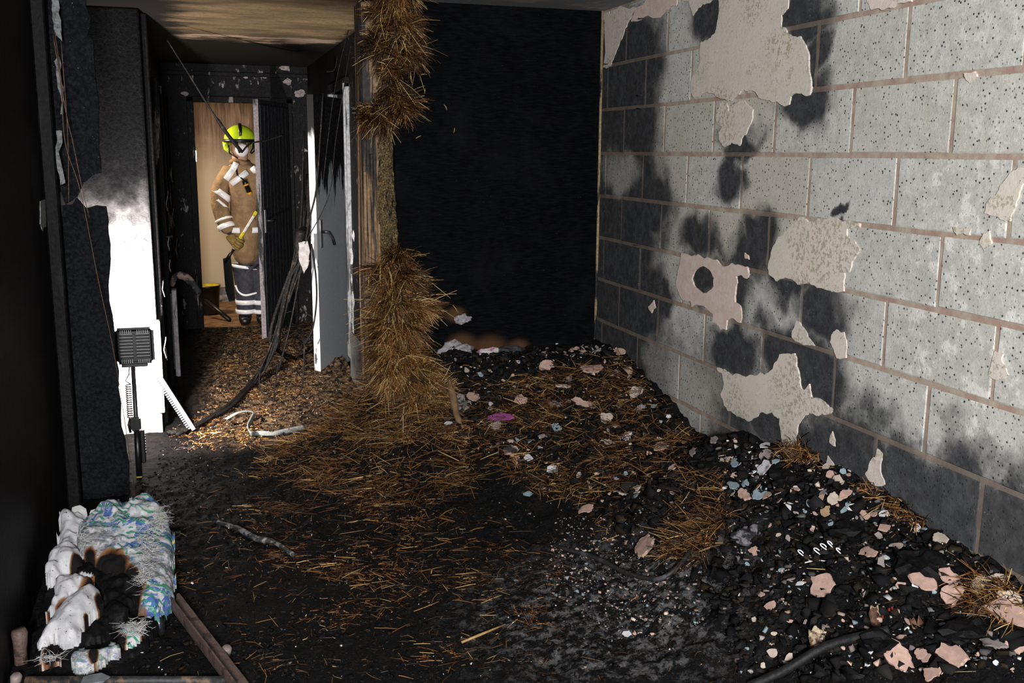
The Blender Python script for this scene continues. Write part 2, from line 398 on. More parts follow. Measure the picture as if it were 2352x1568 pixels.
def stalks(P, D, L, Wd, bend, C, rng):
    """bent three-sided stalks: P roots, D unit directions, L lengths, Wd widths, bend vectors at the tip, C colours"""
    n = len(P); D = D / np.linalg.norm(D, axis=1)[:, None]
    R = rng.normal(size=(n, 3)); A = np.cross(D, R); A /= np.linalg.norm(A, axis=1)[:, None] + 1e-9; B = np.cross(D, A)
    rings = []
    for k, (u, wk) in enumerate(((0, .9), (.5, 1.0), (1.0, .55))):
        c = P + D * (L * u)[:, None] + bend * (u * u)
        for j in range(3):
            th = 2 * math.pi * j / 3
            rings.append(c + (A * math.cos(th) + B * math.sin(th)) * (Wd * wk * .5)[:, None])
    V = np.stack(rings, 1).reshape(-1, 3)
    base = (np.arange(n) * 9)[:, None]; q = []
    for k in range(2):
        for j in range(3):
            q.append(np.stack([k * 3 + j, k * 3 + (j + 1) % 3, (k + 1) * 3 + (j + 1) % 3, (k + 1) * 3 + j]))
    Q = (base[:, None, :] + np.array(q)[None]).reshape(-1, 4)
    return V, Q, np.repeat(C, 9, 0)
def straw_cols(n, rng, gold=.35, pale=.1, dark=.3):
    pal = np.array([[.31, .150, .045], [.62, .42, .17], [.024, .008, .003], [.14, .052, .014]])
    p = np.array([gold, pale, dark, max(0, 1 - gold - pale - dark)]); p /= p.sum()
    return pal[rng.choice(4, n, p=p)] * rng.uniform(.6, 1.35, (n, 1))

# ------------------------------------------------------------------ the setting
ZC = 2.34; YB = 5.13; CL = -0.25; CR = 1.0; YE = 9.40
struct(box('floor', (-1.2, -2.6, -.12), (3.2, 12.6, -.012), m_plain('screed', (.03, .028, .026), .8), bevel=0), 'blackened concrete floor under the burnt litter')
struct(box('ceiling', (-.75, -2.6, ZC), (2.3, YB + .02, ZC + .12), M['ceil'], bevel=0), 'smoke-greyed plaster ceiling above the block-walled room')
struct(box('ceiling', (-.75, YB + .02, ZC + .002), (1.25, 12.6, ZC + .12), M['ceil_cor'], bevel=0), 'brown scorched ceiling over the corridor')
struct(box('wall_left', (-.72, -2.6, 0), (-.62, 5.9, ZC), M['char'], bevel=0), 'pitch black burnt wall at the left edge')
wb = struct(box('wall_back', (.975, YB, 0), (2.26, YB + .06, ZC), M['board'], bevel=.004), 'charred black strawboard wall behind the rubble heap')
wr = struct(box('wall_right', (WX + .0025, -2.6, 0), (WX + .16, YB + .06, ZC), M['mortar'], bevel=0), 'concrete block wall with soot marks and plaster remnants')
# corner batten between the board and the block wall
struct(tube('trim_1', [(WX - .008, YB - .008, .3), (WX - .006, YB - .008, 1.2), (WX - .008, YB - .008, ZC)], .008, m_char('corner_bead', (.36, .27, .15), .46, scale=14, stretch=(1, 1, .2)), seg=6), 'thin scorched corner bead between black wall and block wall')
# blocks
CH = .2268; Z0 = 1.602; LB = .4735; GAP = .017
bl_meshes = []
def block_mesh(L, Hh, seed):
    rg = random.Random(seed); bm = bmesh.new(); bmesh.ops.create_cube(bm, size=1)
    for v in bm.verts: v.co = Vector((v.co.x * .09, v.co.y * L, v.co.z * Hh))
    ed = [e for e in bm.edges if all(v.co.x < 0 for v in e.verts)]
    bmesh.ops.bevel(bm, geom=ed, offset=.0022, segments=1, affect='EDGES')
    for v in bm.verts: v.co += Vector((0, rg.uniform(-.0025, .0025), rg.uniform(-.0022, .0022)))
    bmesh.ops.recalc_face_normals(bm, faces=bm.faces[:])
    me = bpy.data.meshes.new('block'); bm.to_mesh(me); bm.free(); me.materials.append(M['block']); return me
full = [block_mesh(LB - GAP, CH - GAP, i) for i in range(5)]
for r in range(-7, 4):
    zb = Z0 + CH * r; zt = min(zb + CH, ZC)
    if zt - zb < .03: continue
    y = (4.82 if r % 2 == 0 else 5.045)
    ys = [YB] + [y - LB * k for k in range(0, 14)]
    for a, b in zip(ys[:-1], ys[1:]):
        L = a - b - GAP * (1 if a != YB else .5)
        if abs(L - (LB - GAP)) < .002 and zt == zb + CH: me = random.choice(full)
        else: me = block_mesh(max(L, .02), zt - zb - GAP, 50 + r)
        o = bpy.data.objects.new('block', me); COL.objects.link(o); o.parent = wr
        o.location = (WX + .045 + random.uniform(-.001, .0014), (a + b) / 2, (zb + zt) / 2)

# remaining plaster, each patch with the outline it has on the wall
PATCH = [
 ('plaster', [(1653,-40),(1653,0),(1652,40),(1645,75),(1627,93),(1612,97),(1609,115),(1611,140),(1600,165),(1590,183),(1590,215),(1597,226),(1612,218),(1640,215),(1652,224),(1690,222),(1708,205),(1722,207),(1745,225),(1775,235),(1815,240),(1818,222),(1862,218),(1866,200),(1860,150),(1853,105),(1840,83),(1812,78),(1797,62),(1797,35),(1812,20),(1815,-40)]),
 ('plaster', [(1655,232),(1668,235),(1676,258),(1683,240),(1700,232),(1718,240),(1731,252),(1725,285),(1715,308),(1705,318),(1700,335),(1680,328),(1665,338),(1655,325),(1652,305),(1660,290),(1648,285),(1645,270),(1652,250)]),
 ('plaster', [(1550,-40),(1560,5),(1583,3),(1590,25),(1593,36),(1603,20),(1625,8),(1650,-5),(1650,-40)]),
 ('plaster', [(1386,34),(1440,18),(1462,18),(1448,45),(1440,60),(1425,95),(1412,130),(1402,152),(1387,155)]),
 ('plaster_pink', [(1464,17),(1530,-12),(1558,-20),(1555,13),(1530,25),(1480,40),(1450,50)]),
 ('plaster_pink', [(1567,581),(1605,584),(1631,592),(1682,604),(1717,612),(1724,630),(1717,640),(1705,631),(1693,635),(1696,650),(1690,694),(1703,704),(1706,724),(1702,741),(1671,735),(1670,757),(1656,756),(1638,740),(1639,720),(1590,705),(1588,691),(1567,686),(1559,666),(1554,648),(1559,622)]),
 ('plaster', [(1845,499),(1870,512),(1886,502),(1914,499),(1947,505),(1977,513),(1977,523),(1948,525),(1948,543),(1967,556),(1977,576),(1962,597),(1953,625),(1942,627),(1939,655),(1940,669),(1906,667),(1850,650),(1835,654),(1799,640),(1784,645),(1768,630),(1766,615),(1773,584),(1779,564),(1804,533),(1822,515),(1837,500)]),
 ('plaster', [(1831,736),(1846,751),(1857,773),(1872,794),(1848,792),(1821,775),(1821,760)]),
 ('plaster', [(1923,756),(1940,762),(1946,781),(1944,822),(1923,822),(1917,802),(1908,785),(1912,768)]),
 ('plaster', [(1648,845),(1665,847),(1712,864),(1733,862),(1759,860),(1778,845),(1793,813),(1827,811),(1831,841),(1840,883),(1846,896),(1861,881),(1866,911),(1895,922),(1915,941),(1900,952),(1861,947),(1840,969),(1831,1003),(1826,1045),(1806,1040),(1797,998),(1793,960),(1776,947),(1733,960),(1699,956),(1674,943),(1657,905),(1665,879),(1661,858)]),
 ('plaster', [(2016,1029),(2028,1041),(2024,1068),(2034,1112),(2004,1112),(1989,1088),(1997,1068),(2012,1049)]),
 ('plaster', [(2420,400),(2352,421),(2335,469),(2322,508),(2304,505),(2284,495),(2263,490),(2268,467),(2289,449),(2299,426),(2317,405),(2350,385),(2420,370)]),
 ('plaster', [(1998,10),(2003,23),(2026,23),(2049,19),(2062,8),(2095,4),(2100,-20),(1990,-20)]),
 ('plaster', [(2286,806),(2307,811),(2302,826),(2319,862),(2296,872),(2273,862),(2279,836)]),
 ('plaster_pink', [(1503,689),(1507,706),(1498,719),(1490,704)]),
 ('plaster', [(1914,990),(1920,1025),(1907,1015)]), ('plaster', [(1903,1046),(1918,1068),(1897,1068)]),
 ('plaster_pink', [(1712,580),(1720,586),(1722,596),(1713,594)]), ('plaster', [(2216,168),(2240,164),(2246,176),(2228,190),(2219,180)]),
 ('plaster', [(2190,520),(2232,524),(2228,540),(2200,540)]), ('plaster', [(2262,535),(2275,530),(2280,560),(2262,575),(2252,560)]),
]
HOLE = [(1591,640),(1600,620),(1617,611),(1636,625),(1642,638),(1641,658),(1625,673),(1613,671),(1596,655)]
for i, (mt, pts) in enumerate(PATCH):
    wl = [W2(*p)[1:] for p in pts]; out = ragged(wl, 3 if len(pts) > 12 else 2, .13, i)
    hl = [ragged([W2(*p)[1:] for p in HOLE], 2, .1, 99)] if i == 5 else []
    th = .0055 if i in (0, 6, 9, 5) else .004
    out = [(a, min(b, ZC - .002)) for a, b in out]
    out = [(min(a, YB - .004), b) for a, b in out]
    plate('plaster_patch', out, th + .004, lambda u, v, d, th=th: (WX - th + d, u, v), M[mt], wr, hl)
# nails in the block wall
for px, py in ((1480, 40), (1400, 145), (1476, 247), (1470, 562), (1476, 217)):
    p = W2(px, py); tube('nail', [p + (.01, 0, 0), p + (-.012, .012, -.004), p + (-.02, .03, -.002)], .0022, M['soot_metal'], wr, 5)

# pier and burnt panel at the left
pier = struct(box('wall_pier', (-.62, 5.9, 0), (CL, 6.05, ZC), M['pier'], bevel=.008), 'white-painted pier beside the corridor, blackened towards the top')
struct(box('baseboard_pier', (-.50, 5.875, 0), (CL + .003, 5.9, .13), m_plain('grimy_skirting', (.42, .38, .36), .7), bevel=.005), 'grimy skirting at the foot of the white pier')
struct(box('trim_pier', (CL - .012, 5.862, .13), (CL + .02, 5.925, .66), M['white_plastic'], bevel=.004), 'broken white edge strip on the pier corner')
def P48(px, py, Y=4.8): p = PX(px, py, 1, Y); return (p[0], p[2])
low = [P48(*p) for p in ((160, 1160), (148, 800), (140, 520), (142, 472), (165, 470), (175, 455), (196, 478), (222, 472), (243, 474), (249, 540), (252, 620), (262, 760), (278, 930), (290, 1040), (301, 1146))]
up = [P48(*p) for p in ((118, -80), (112, 60), (118, 200), (128, 420), (150, 470), (176, 452), (190, 420), (212, 402), (232, 398), (226, 300), (221, 200), (214, 92), (200, 80), (208, 40), (196, 10), (190, -80))]
pan = struct(plate('wall_panel', ragged(low, 2, .05, 3), .035, lambda u, v, d: (u, 4.8 + d, max(v, 0)), M['allig_dark']), 'blistered black panel standing left of the work light')
plate('upper_panel', ragged(up, 2, .05, 4), .03, lambda u, v, d: (u, 4.81 + d, min(v, ZC)), M['allig_dark'], pan)
fr = struct(box('trim_left', (-.62, 4.70, 0), (-.565, 4.80, ZC), M['char'], bevel=.006), 'scorched upright frame at the end of the black left wall')
# pale paint slivers hanging on that frame
for k, poly in enumerate((((118, 0), (134, 0), (140, 60), (142, 95), (128, 80), (120, 30)), ((124, 140), (136, 130), (146, 200), (146, 262), (138, 262), (132, 200)),
                          ((128, 300), (142, 300), (150, 420), (138, 425), (130, 380)), ((92, 462), (103, 458), (105, 520), (98, 530), (92, 515)))):
    Y = 4.69 if k < 3 else 4.0
    pts = [P48(x, y, Y) for x, y in poly]
    if k == 3: pts = [(PX(x, y, 0, -.618)[1], PX(x, y, 0, -.618)[2]) for x, y in poly]; plate('paint_flake', ragged(pts, 2, .1, k), .003, lambda u, v, d: (-.616 - d, u, v), m_plain('pale_flake', (.22, .25, .24), .7, .5, 60), fr)
    else: plate('paint_flake', ragged(pts, 2, .1, k), .004, lambda u, v, d: (u, 4.694 + d, min(v, ZC)), m_plain('pale_flake', (.12, .125, .13), .7, .6, 60), fr)

# corridor shell
struct(box('wall_corridor_left', (CL - .1, 6.05, 0), (CL, YE, ZC), M['char_flaky'], bevel=0), 'corridor left wall with blackened flaking paint')
wcr = struct(box('wall_corridor_right', (CR, YB + .02, 0), (CR + .1, 6.95, ZC), M['char_flaky'], bevel=.002), 'corridor right wall, burnt black with hanging paint shreds')
struct(box('wall_corridor_right', (CR, 7.8, 0), (CR + .1, YE, ZC), M['char'], bevel=0), 'blackened far stretch of the corridor right wall')
struct(box('wall_corridor_right', (CR, 6.95, 2.02), (CR + .1, 7.8, ZC), M['char'], bevel=0), 'burnt wall strip above the grey door')
struct(box('wall_side_room', (CR + 1.2, 5.3, 0), (CR + 1.3, 9.4, ZC), M['char'], bevel=0), 'dark wall inside the side room behind the grey door')
for (a, b, z0, z1, lb) in ((CL - .02, -.015, 0, ZC, 'burnt wall beside the far doorway'), (.82, CR + .1, 0, ZC, 'charred wall between far doorway and grey door'), (-.015, .82, 2.04, ZC, 'burnt wall above the far doorway')):
    struct(box('wall_corridor_end', (a, YE, z0), (b, YE + .1, z1), M['char_flaky'], bevel=0), lb)
# end door frame and overhead trims
t1 = struct(box('trim_2', (-.045, YE - .03, 0), (.012, YE + .12, 2.06), M['char_frame'], bevel=.004), 'charred left jamb of the far doorway')
struct(box('trim_3', (.805, YE - .03, 0), (.855, YE + .12, 2.06), M['char_frame'], bevel=.004), 'charred right jamb of the far doorway')
struct(box('trim_4', (-.045, YE - .03, 2.015), (.855, YE + .12, 2.065), M['char_frame'], bevel=.004), 'charred head of the far doorway')
struct(box('trim_5', (CL, YE - .02, 2.24), (CR, YE, 2.275), M['char_frame'], bevel=.003), 'scorched picture rail above the far doorway')
box('latch_keep', (.008, YE - .035, 1.50), (.02, YE - .028, 1.60), M['chrome'], t1)
# charred linings along the left side of the corridor
for k, (y0, y1, dx, z1, mt, lb) in enumerate(((6.1, 6.24, .03, ZC, 'char_frame', 'nearest charred upright lining on the corridor left wall'), (7.02, 7.12, .045, 2.06, 'char_frame', 'second charred upright lining on the corridor left wall'),
                                             (7.9, 8.0, .045, 2.06, 'char_flaky', 'third flaking upright lining on the corridor left wall'), (8.7, 8.8, .05, 2.06, 'char_frame', 'farthest charred upright lining on the corridor left wall'))):
    struct(box('trim_%d' % (6 + k), (CL, y0, 0), (CL + dx, y1, z1), M[mt], bevel=.005), lb)
d3 = struct(box('door_3', (CL + .0, 7.12, 0), (CL + .025, 7.9, 2.0), m_char('burnt_door_face', (.30, .29, .31), .60, scale=8, stretch=(1, 1, .3)), bevel=.003), 'blackened closed door in the corridor left wall')
tube('door_handle', [(CL + .02, 7.2, 1.02), (CL + .07, 7.2, 1.02), (CL + .07, 7.3, 1.015)], .009, M['soot_metal'], d3)
struct(box('wall_far_room', (-.8, 11.35, 0), (2.2, 11.45, ZC), M['char'], bevel=0), 'wall of the lit room beyond the doorway')
fw = bpy.data.objects['wall_far_room']; fw.data.materials.clear()
t = NT('smoke_streaked_cream'); X = t.xyz(); g = t.noise(10, 6, .65, sc3=(4, 1, .22)); h = t.noise(2.5, 4, .6)
zz = t.ma('ADD', X[2], t.ma('MULTIPLY', t.ma('SUBTRACT', h, .5), .7))
c = t.mix(t.ss(zz, 1.15, 1.9), (.62, .50, .36), t.mix(t.ss(g, .35, .65), (.13, .075, .05), (.29, .19, .13))); fw.data.materials.append(t.fin(c, .8, .2))
struct(box('baseboard_far_room', (-.8, 11.33, 0), (2.2, 11.35, .13), m_plain('grey_skirting', (.20, .18, .17)), bevel=.004), 'grey skirting of the lit far room')
struct(box('wall_far_room', (-.9, YE + .1, 0), (-.8, 11.45, ZC), m_plain('far_cream', (.45, .36, .26)), bevel=0), 'side wall of the lit room beyond the doorway')
struct(box('floor_far_room', (-.8, YE - .02, -.012), (2.2, 11.35, .004), m_plain('far_floor', (.22, .115, .055), .6, .45, 9), bevel=0), 'reddish brown floor of the far room')
struct(box('trim_threshold', (-.03, YE - .03, 0), (.84, YE + .02, .012), M['timber'], bevel=.003), 'worn threshold strip of the far doorway')

# far door leaf standing open, black
def leaf(name, A, B, th, z0, z1, mat):
    A, B = np.array(A), np.array(B); L = np.linalg.norm(B - A); an = math.atan2(B[1] - A[1], B[0] - A[0])
    e = empty(name, (A[0], A[1], 0)); e.rotation_euler = (0, 0, an)
    b = box('panel', (0, -th / 2, z0), (L, th / 2, z1), mat, bevel=.004); b.parent = e
    return e, L
d1, L1 = leaf('door_1', (.492, 8.55), (.80, 9.36), .042, .01, 2.01, m_char('black_plank_door', (.035, .035, .045), .60, char=(.007, .0075, .010), scale=5, stretch=(6, 6, .1)))
struct(d1, 'black charred door standing open in front of the far doorway')
for k in range(8):
    b = box('plank', (.03 + k * (L1 - .06) / 8 + .003, -.026, .05), (.03 + (k + 1) * (L1 - .06) / 8 - .003, -.018, 1.97), m_char('char_plank', (.04, .04, .05), .62, char=(.008, .0085, .011), scale=7, stretch=(4, 4, .12)) if k == 0 else bpy.data.materials['char_plank'], bevel=.003); b.parent = d1
b = box('edge_strip', (-.006, -.02, .01), (.0, .02, 2.01), m_char('edge_paint', (.32, .28, .30), .45, scale=12, stretch=(1, 1, .15)), bevel=.001); b.parent = d1
b = box('handle_plate', (.035, -.034, .93), (.075, -.026, 1.12), M['chrome'], bevel=.002); b.parent = d1
b = tube('handle', [(.055, -.03, 1.03), (.055, -.075, 1.03), (.16, -.078, 1.03)], .009, M['soot_metal']); b.parent = d1
# grey door
t = NT('grey_door_face'); X = t.xyz(); g = t.noise(6, 7, .65, sc3=(3, 3, .35)); h = t.noise(60, 4, .6)
c = t.mix(t.ss(h, .3, .7), (.40, .435, .46), (.47, .50, .525))
c = t.mix(t.ss(t.ma('ADD', X[2], t.ma('MULTIPLY', t.ma('SUBTRACT', g, .5), 1.1)), 1.36, 1.42), c, t.mix(t.ss(h, .4, .7), (.010, .010, .012), (.03, .03, .033))); t.bump(g, .1, .01)
GD = t.fin(c, .5, .35)
d2, L2 = leaf('door_2', (.772, 7.10), (1.12, 7.706), .044, .015, 1.98, GD)
struct(d2, 'pale grey door ajar, its top burnt black')
t = NT('white_door_edge'); X = t.xyz(); g = t.noise(14, 6, .65, sc3=(1, 1, .3))
c = t.mix(t.ss(g, .60, .64), (.60, .61, .62), (.05, .045, .045)); c = t.mix(t.ss(t.ma('ADD', X[2], t.ma('MULTIPLY', g, .3)), 1.82, 1.9), c, (.012, .012, .013))
b = box('edge_strip', (-.008, -.024, .015), (.0, .024, 1.98), t.fin(c, .5), bevel=.001); b.parent = d2
b = box('handle_plate', (.04, -.032, .93), (.078, -.024, 1.13), M['chrome'], bevel=.003); b.parent = d2
b = tube('handle', [(.06, -.028, 1.045), (.06, -.075, 1.045), (.075, -.08, 1.042), (.13, -.082, 1.0), (.16, -.082, .95)], .010, M['soot_metal']); b.parent = d2
for z in (.25, 1.7): 
    b = tube('hinge', [(L2, -.02, z), (L2, -.02, z + .09)], .008, M['chrome']); b.parent = d2
# frame of the grey door
wf = m_char('white_frame', (.32, .335, .36), .44, scale=6, stretch=(2, 2, .2))
struct(box('trim_10', (CR - .018, 7.79, 0), (CR + .05, 7.87, 2.05), wf, bevel=.004), 'far jamb of the grey door, pale and scorched')
tn = struct(box('trim_11', (CR - .022, 6.86, .27), (CR + .05, 6.97, 2.05), wf, bevel=.006), 'near jamb of the grey door with pale paint')
box('frame_stop', (CR - .032, 6.90, .27), (CR - .02, 6.935, 2.05), wf, tn, .002)
box('plinth_block', (CR - .03, 6.84, .18), (CR + .05, 6.99, .29), M['grey_trunking'], tn, .005)
box('head', (CR - .022, 6.86, 2.02), (CR + .05, 7.87, 2.09), M['char_frame'], tn, .005)
# timber stud and exposed strawboard core at the end of the black wall
st = struct(box('trim_12', (CR - .035, 5.62, .12), (CR + .02, 6.28, ZC), M['char_frame'], bevel=.006), 'charred board lining the corridor side of the straw wall')
box('grey_lower_panel', (CR - .045, 5.7, .0), (CR - .034, 6.75, .40), m_plain('grey_panel', (.20, .20, .20), .7, .3, 12), st, .002)
tb = tag(box('timber_post', (.815, 5.17, .05), (.905, 5.36, ZC - .005), M['timber'], bevel=.008), 'half-burnt timber post with bare brown wood beside the straw', 'timber post')
# split face strips on the post
for k in range(5):
    x0 = .818 + k * .017; box('split_strip', (x0, 5.162 - .004 * (k % 3), .7 - .05 * k), (x0 + .014, 5.172, 1.50 + .09 * (k * 3 % 5)), M['timber'], tb, .003)
bm = bmesh.new(); nz, nx = 140, 14
core_v = []; core_f = []
for i in range(nz + 1):
    z = .2 + (ZC - .21) * i / nz
    for j in range(nx + 1):
        u = j / nx; x = .885 + .10 * u
        y = 5.11 + .05 * (2 * abs(u - .45)) ** 2 + .035 * (random.random() - .5) + .04 * math.sin(z * 7 + u * 3)
        core_v.append((x, y, z))
for i in range(nz):
    for j in range(nx):
        a = i * (nx + 1) + j; core_f.append((a, a + 1, a + nx + 2, a + nx + 1))
bm.free()
# back face to close it
k = len(core_v); core_v += [(.885, 5.23, .2), (.985, 5.23, .2), (.985, 5.23, ZC - .01), (.885, 5.23, ZC - .01)]; core_f.append((k, k + 3, k + 2, k + 1))
tag(pydata('strawboard_edge', core_v, core_f, M['core']), 'golden compressed straw edge exposed at the end of the black wall', 'wall core', None, 'stuff')

# ------------------------------------------------------------------ rubble heap: height field
ctl = []
for p in [(1370,780),(1460,830),(1530,900),(1600,990),(1700,1000),(1800,1020),(1900,1060),(2000,1110),(2138,1210),(2352,1340)]:
    q = PX(*p, 0, WX); ctl.append((WX, q[1], q[2]))
ctl += [(WX, 1.5, .45), (WX, 1.0, .4)]
for p in [(900,800),(970,785),(1050,800),(1100,812),(1200,790),(1300,782),(1370,778)]:
    q = PX(*p, 1, YB); ctl.append((q[0], YB, q[2]))
ctl += [(1.0,5.0,.45),(.98,4.78,.30),(.75,4.95,.14),(.55,4.75,.05),(.4,4.5,.01),(0.3,4,0),(0,3.5,0),(0,4.5,0),(-.6,4.5,0),(-.6,3,0),(-.6,1.2,0),(.4,3,0),(.4,2,0),(0,1.2,0),(.9,3.3,.02),(1.0,2.6,.03),
        (1.2,4.3,.16),(.95,4.0,.05),(1.5,4.6,.36),(1.3,4.85,.46),(1.75,4.2,.30),(1.55,3.85,.15),(1.85,3.5,.34),(1.5,3.3,.08),(1.8,3.0,.34),(1.55,2.8,.14),(1.8,2.5,.34),(1.45,2.3,.12),(1.2,3.7,.06),(1.2,2.0,.05),(1.6,1.8,.2),(1.0,1.2,.02),
        (.8,4.5,.12),(.3,5.3,0),(.7,5.5,.04),(.9,5.6,.10),(.9,6.3,.03),(0,6,0),(0,7.5,0),(.5,6.6,.015),(.5,7.5,.02),(.85,8.3,.12),(.6,8.2,.05),(.2,9.4,0),(.8,9.4,.02),(-.2,9.4,0),(-.2,8,.0),(.3,8.5,.0)]
ctl = np.array(ctl); A = np.linalg.norm(ctl[:, None, :2] - ctl[None, :, :2], axis=2); n = len(ctl)
Kx = np.zeros((n + 1, n + 1)); Kx[:n, :n] = A - np.eye(n) * .02; Kx[:n, n] = 1; Kx[n, :n] = 1
wts = np.linalg.solve(Kx, np.append(ctl[:, 2], 0))
GX0, GX1, GY0, GY1, GS = -.615, WX - .002, 1.3, YE - .03, .0135
gx = np.arange(GX0, GX1 + GS, GS); gx = np.linspace(GX0, GX1, len(gx)); gy = np.linspace(GY0, GY1, int((GY1 - GY0) / GS))
XX, YY = np.meshgrid(gx, gy)
HH = np.full(XX.shape, wts[n])
for i in range(n): HH = HH + wts[i] * np.hypot(XX - ctl[i, 0], YY - ctl[i, 1])
HH = np.clip(HH, 0, .75)
rough = np.clip(HH / .15, .22, 1.0)
HH = HH + rough * (.11 * fbm(XX * 4, YY * 4, 3, 3) + .05 * fbm(XX * 15, YY * 15, 3, 9)) + .020 * fbm(XX * 40, YY * 40, 2, 21)
HH = np.maximum(HH, .0) + .014 + .030 * fbm(XX * 22, YY * 22, 4, 33)
def hgt(x, y):
    u = np.clip((np.asarray(x) - GX0) / (gx[1] - gx[0]), 0, len(gx) - 1.001); v = np.clip((np.asarray(y) - GY0) / (gy[1] - gy[0]), 0, len(gy) - 1.001)
    i = u.astype(int); j = v.astype(int); a = u - i; b = v - j
    return (HH[j, i] * (1 - a) + HH[j, i + 1] * a) * (1 - b) + (HH[j + 1, i] * (1 - a) + HH[j + 1, i + 1] * a) * b
def nrml(x, y, e=.03):
    return Vector((float(hgt(x - e, y) - hgt(x + e, y)), float(hgt(x, y - e) - hgt(x, y + e)), 2 * e)).normalized()
def onheap(px, py):
    d = ray(px, py); tt = .8
    for k in range(2500):
        p = CAMP + d * tt
        if p[2] <= float(hgt(p[0], p[1])): break
        tt += .004
    return p
ny, nx_ = HH.shape
ids = np.arange(ny * nx_).reshape(ny, nx_)
Q = np.stack([ids[:-1, :-1], ids[:-1, 1:], ids[1:, 1:], ids[1:, :-1]], -1).reshape(-1, 4)
cxm = (XX[:-1, :-1]).ravel(); cym = (YY[:-1, :-1]).ravel()
ok = ~((cym > YB - .012) & (cxm > CR - .012)) & ~((cym > 5.885) & (cxm < CL + .01))
V = np.stack([XX, YY, HH], -1).reshape(-1, 3)
used = np.unique(Q[ok]); rm = np.full(len(V), -1); rm[used] = np.arange(len(used))
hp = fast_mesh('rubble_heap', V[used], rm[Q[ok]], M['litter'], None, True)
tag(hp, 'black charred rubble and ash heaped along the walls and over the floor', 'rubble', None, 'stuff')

def world_poly(pts): return np.array([onheap(*p)[:2] for p in pts])
def inpoly(p, poly):
    x, y = p[:, 0], p[:, 1]; r = np.zeros(len(p), bool); j = len(poly) - 1
    for i in range(len(poly)):
        xi, yi = poly[i]; xj, yj = poly[j]
        c = ((yi > y) != (yj > y)) & (x < (xj - xi) * (y - yi) / (yj - yi + 1e-12) + xi); r ^= c; j = i
    return r
def sample(poly, n, rng):
    lo, hi = poly.min(0), poly.max(0); out = []
    while sum(map(len, out)) < n:
        p = rng.uniform(lo, hi, (n * 3 + 10, 2)); out.append(p[inpoly(p, poly)])
    return np.concatenate(out)[:n]

# charcoal crumbs and small chips (uncountable)
def crumbs(n, poly, smin, smax, cols, seed, lift=.0):
    rng = np.random.default_rng(seed); p = sample(poly, n, rng); z = hgt(p[:, 0], p[:, 1])
    s = smin + (smax - smin) * rng.random(n) ** 2.5
    cube = np.array([[-1, -1, -1], [1, -1, -1], [1, 1, -1], [-1, 1, -1], [-1, -1, 1], [1, -1, 1], [1, 1, 1], [-1, 1, 1]], float) * .5
    quad = np.array([[0, 3, 2, 1], [4, 5, 6, 7], [0, 1, 5, 4], [1, 2, 6, 5], [2, 3, 7, 6], [3, 0, 4, 7]])
    V = cube[None] * s[:, None, None] * rng.uniform(.4, 1.2, (n, 1, 3)) * np.array([1, 1, .5]) + rng.normal(0, .16, (n, 8, 3)) * s[:, None, None]
    a = rng.uniform(0, 6.28, n); b = rng.normal(0, .5, n)
    c_, s_ = np.cos(b), np.sin(b); y = V[:, :, 1] * c_[:, None] - V[:, :, 2] * s_[:, None]; zz = V[:, :, 1] * s_[:, None] + V[:, :, 2] * c_[:, None]; V[:, :, 1], V[:, :, 2] = y, zz
    c_, s_ = np.cos(a), np.sin(a); x = V[:, :, 0] * c_[:, None] - V[:, :, 1] * s_[:, None]; y = V[:, :, 0] * s_[:, None] + V[:, :, 1] * c_[:, None]; V[:, :, 0], V[:, :, 1] = x, y
    V += np.stack([p[:, 0], p[:, 1], z + s * .12 + lift], -1)[:, None, :]
    Qd = (np.arange(n) * 8)[:, None, None] + quad[None]
    C = np.array(cols)[rng.integers(0, len(cols), n)] * rng.uniform(.5, 1.3, (n, 1))
    return V.reshape(-1, 3), Qd.reshape(-1, 4), np.repeat(C, 8, 0)
def joinm(name, parts, mat):
    for v, q, c in parts:
        v[:, 0] = np.minimum(v[:, 0], WX - .004); v[:, 1] = np.where((v[:, 0] > 1.0) & (v[:, 1] < 5.6), np.minimum(v[:, 1], YB - .004), v[:, 1])
    k = 0; Vs = []; Qs = []; Cs = []
    for v, q, c in parts: Vs.append(v); Qs.append(q + k); Cs.append(c); k += len(v)
    return fast_mesh(name, np.concatenate(Vs), np.concatenate(Qs), mat, np.concatenate(Cs))
ALL = np.array([(-.5, 2.3), (WX - .03, 1.5), (WX - .03, YB - .04), (CR, YB - .04), (CR - .05, 5.8), (-.2, 6), (-.3, 5), (-.5, 4.7)])
HEAP = world_poly([(985, 810), (1370, 790), (1480, 850), (1600, 1000), (1830, 1035), (2120, 1215), (2340, 1340), (2340, 1550), (1700, 1560), (1560, 1250), (1300, 1150), (1050, 1000)])
RIGHT = world_poly([(1640, 1040), (1850, 1045), (2120, 1215), (2340, 1345), (2340, 1550), (1850, 1550), (1700, 1350), (1650, 1150)])
ASH = world_poly([(1280, 1180), (1560, 1160), (1640, 1300), (1620, 1430), (1420, 1480), (1250, 1350)])
BK = [(.005, .005, .006), (.009, .009, .0095), (.014, .013, .013), (.02, .014, .009)]
PK = [(.40, .27, .22), (.45, .37, .31), (.19, .25, .28), (.55, .55, .56), (.25, .21, .20), (.10, .095, .095)]
tag(joinm('charcoal_crumbs', [crumbs(12000, ALL, .004, .015, BK, 11), crumbs(6000, HEAP, .006, .035, BK, 12), crumbs(260, HEAP, .025, .06, BK[:3], 13)], M['bits']),
    'black charcoal crumbs strewn all over the floor and heap', 'charcoal', None, 'stuff')
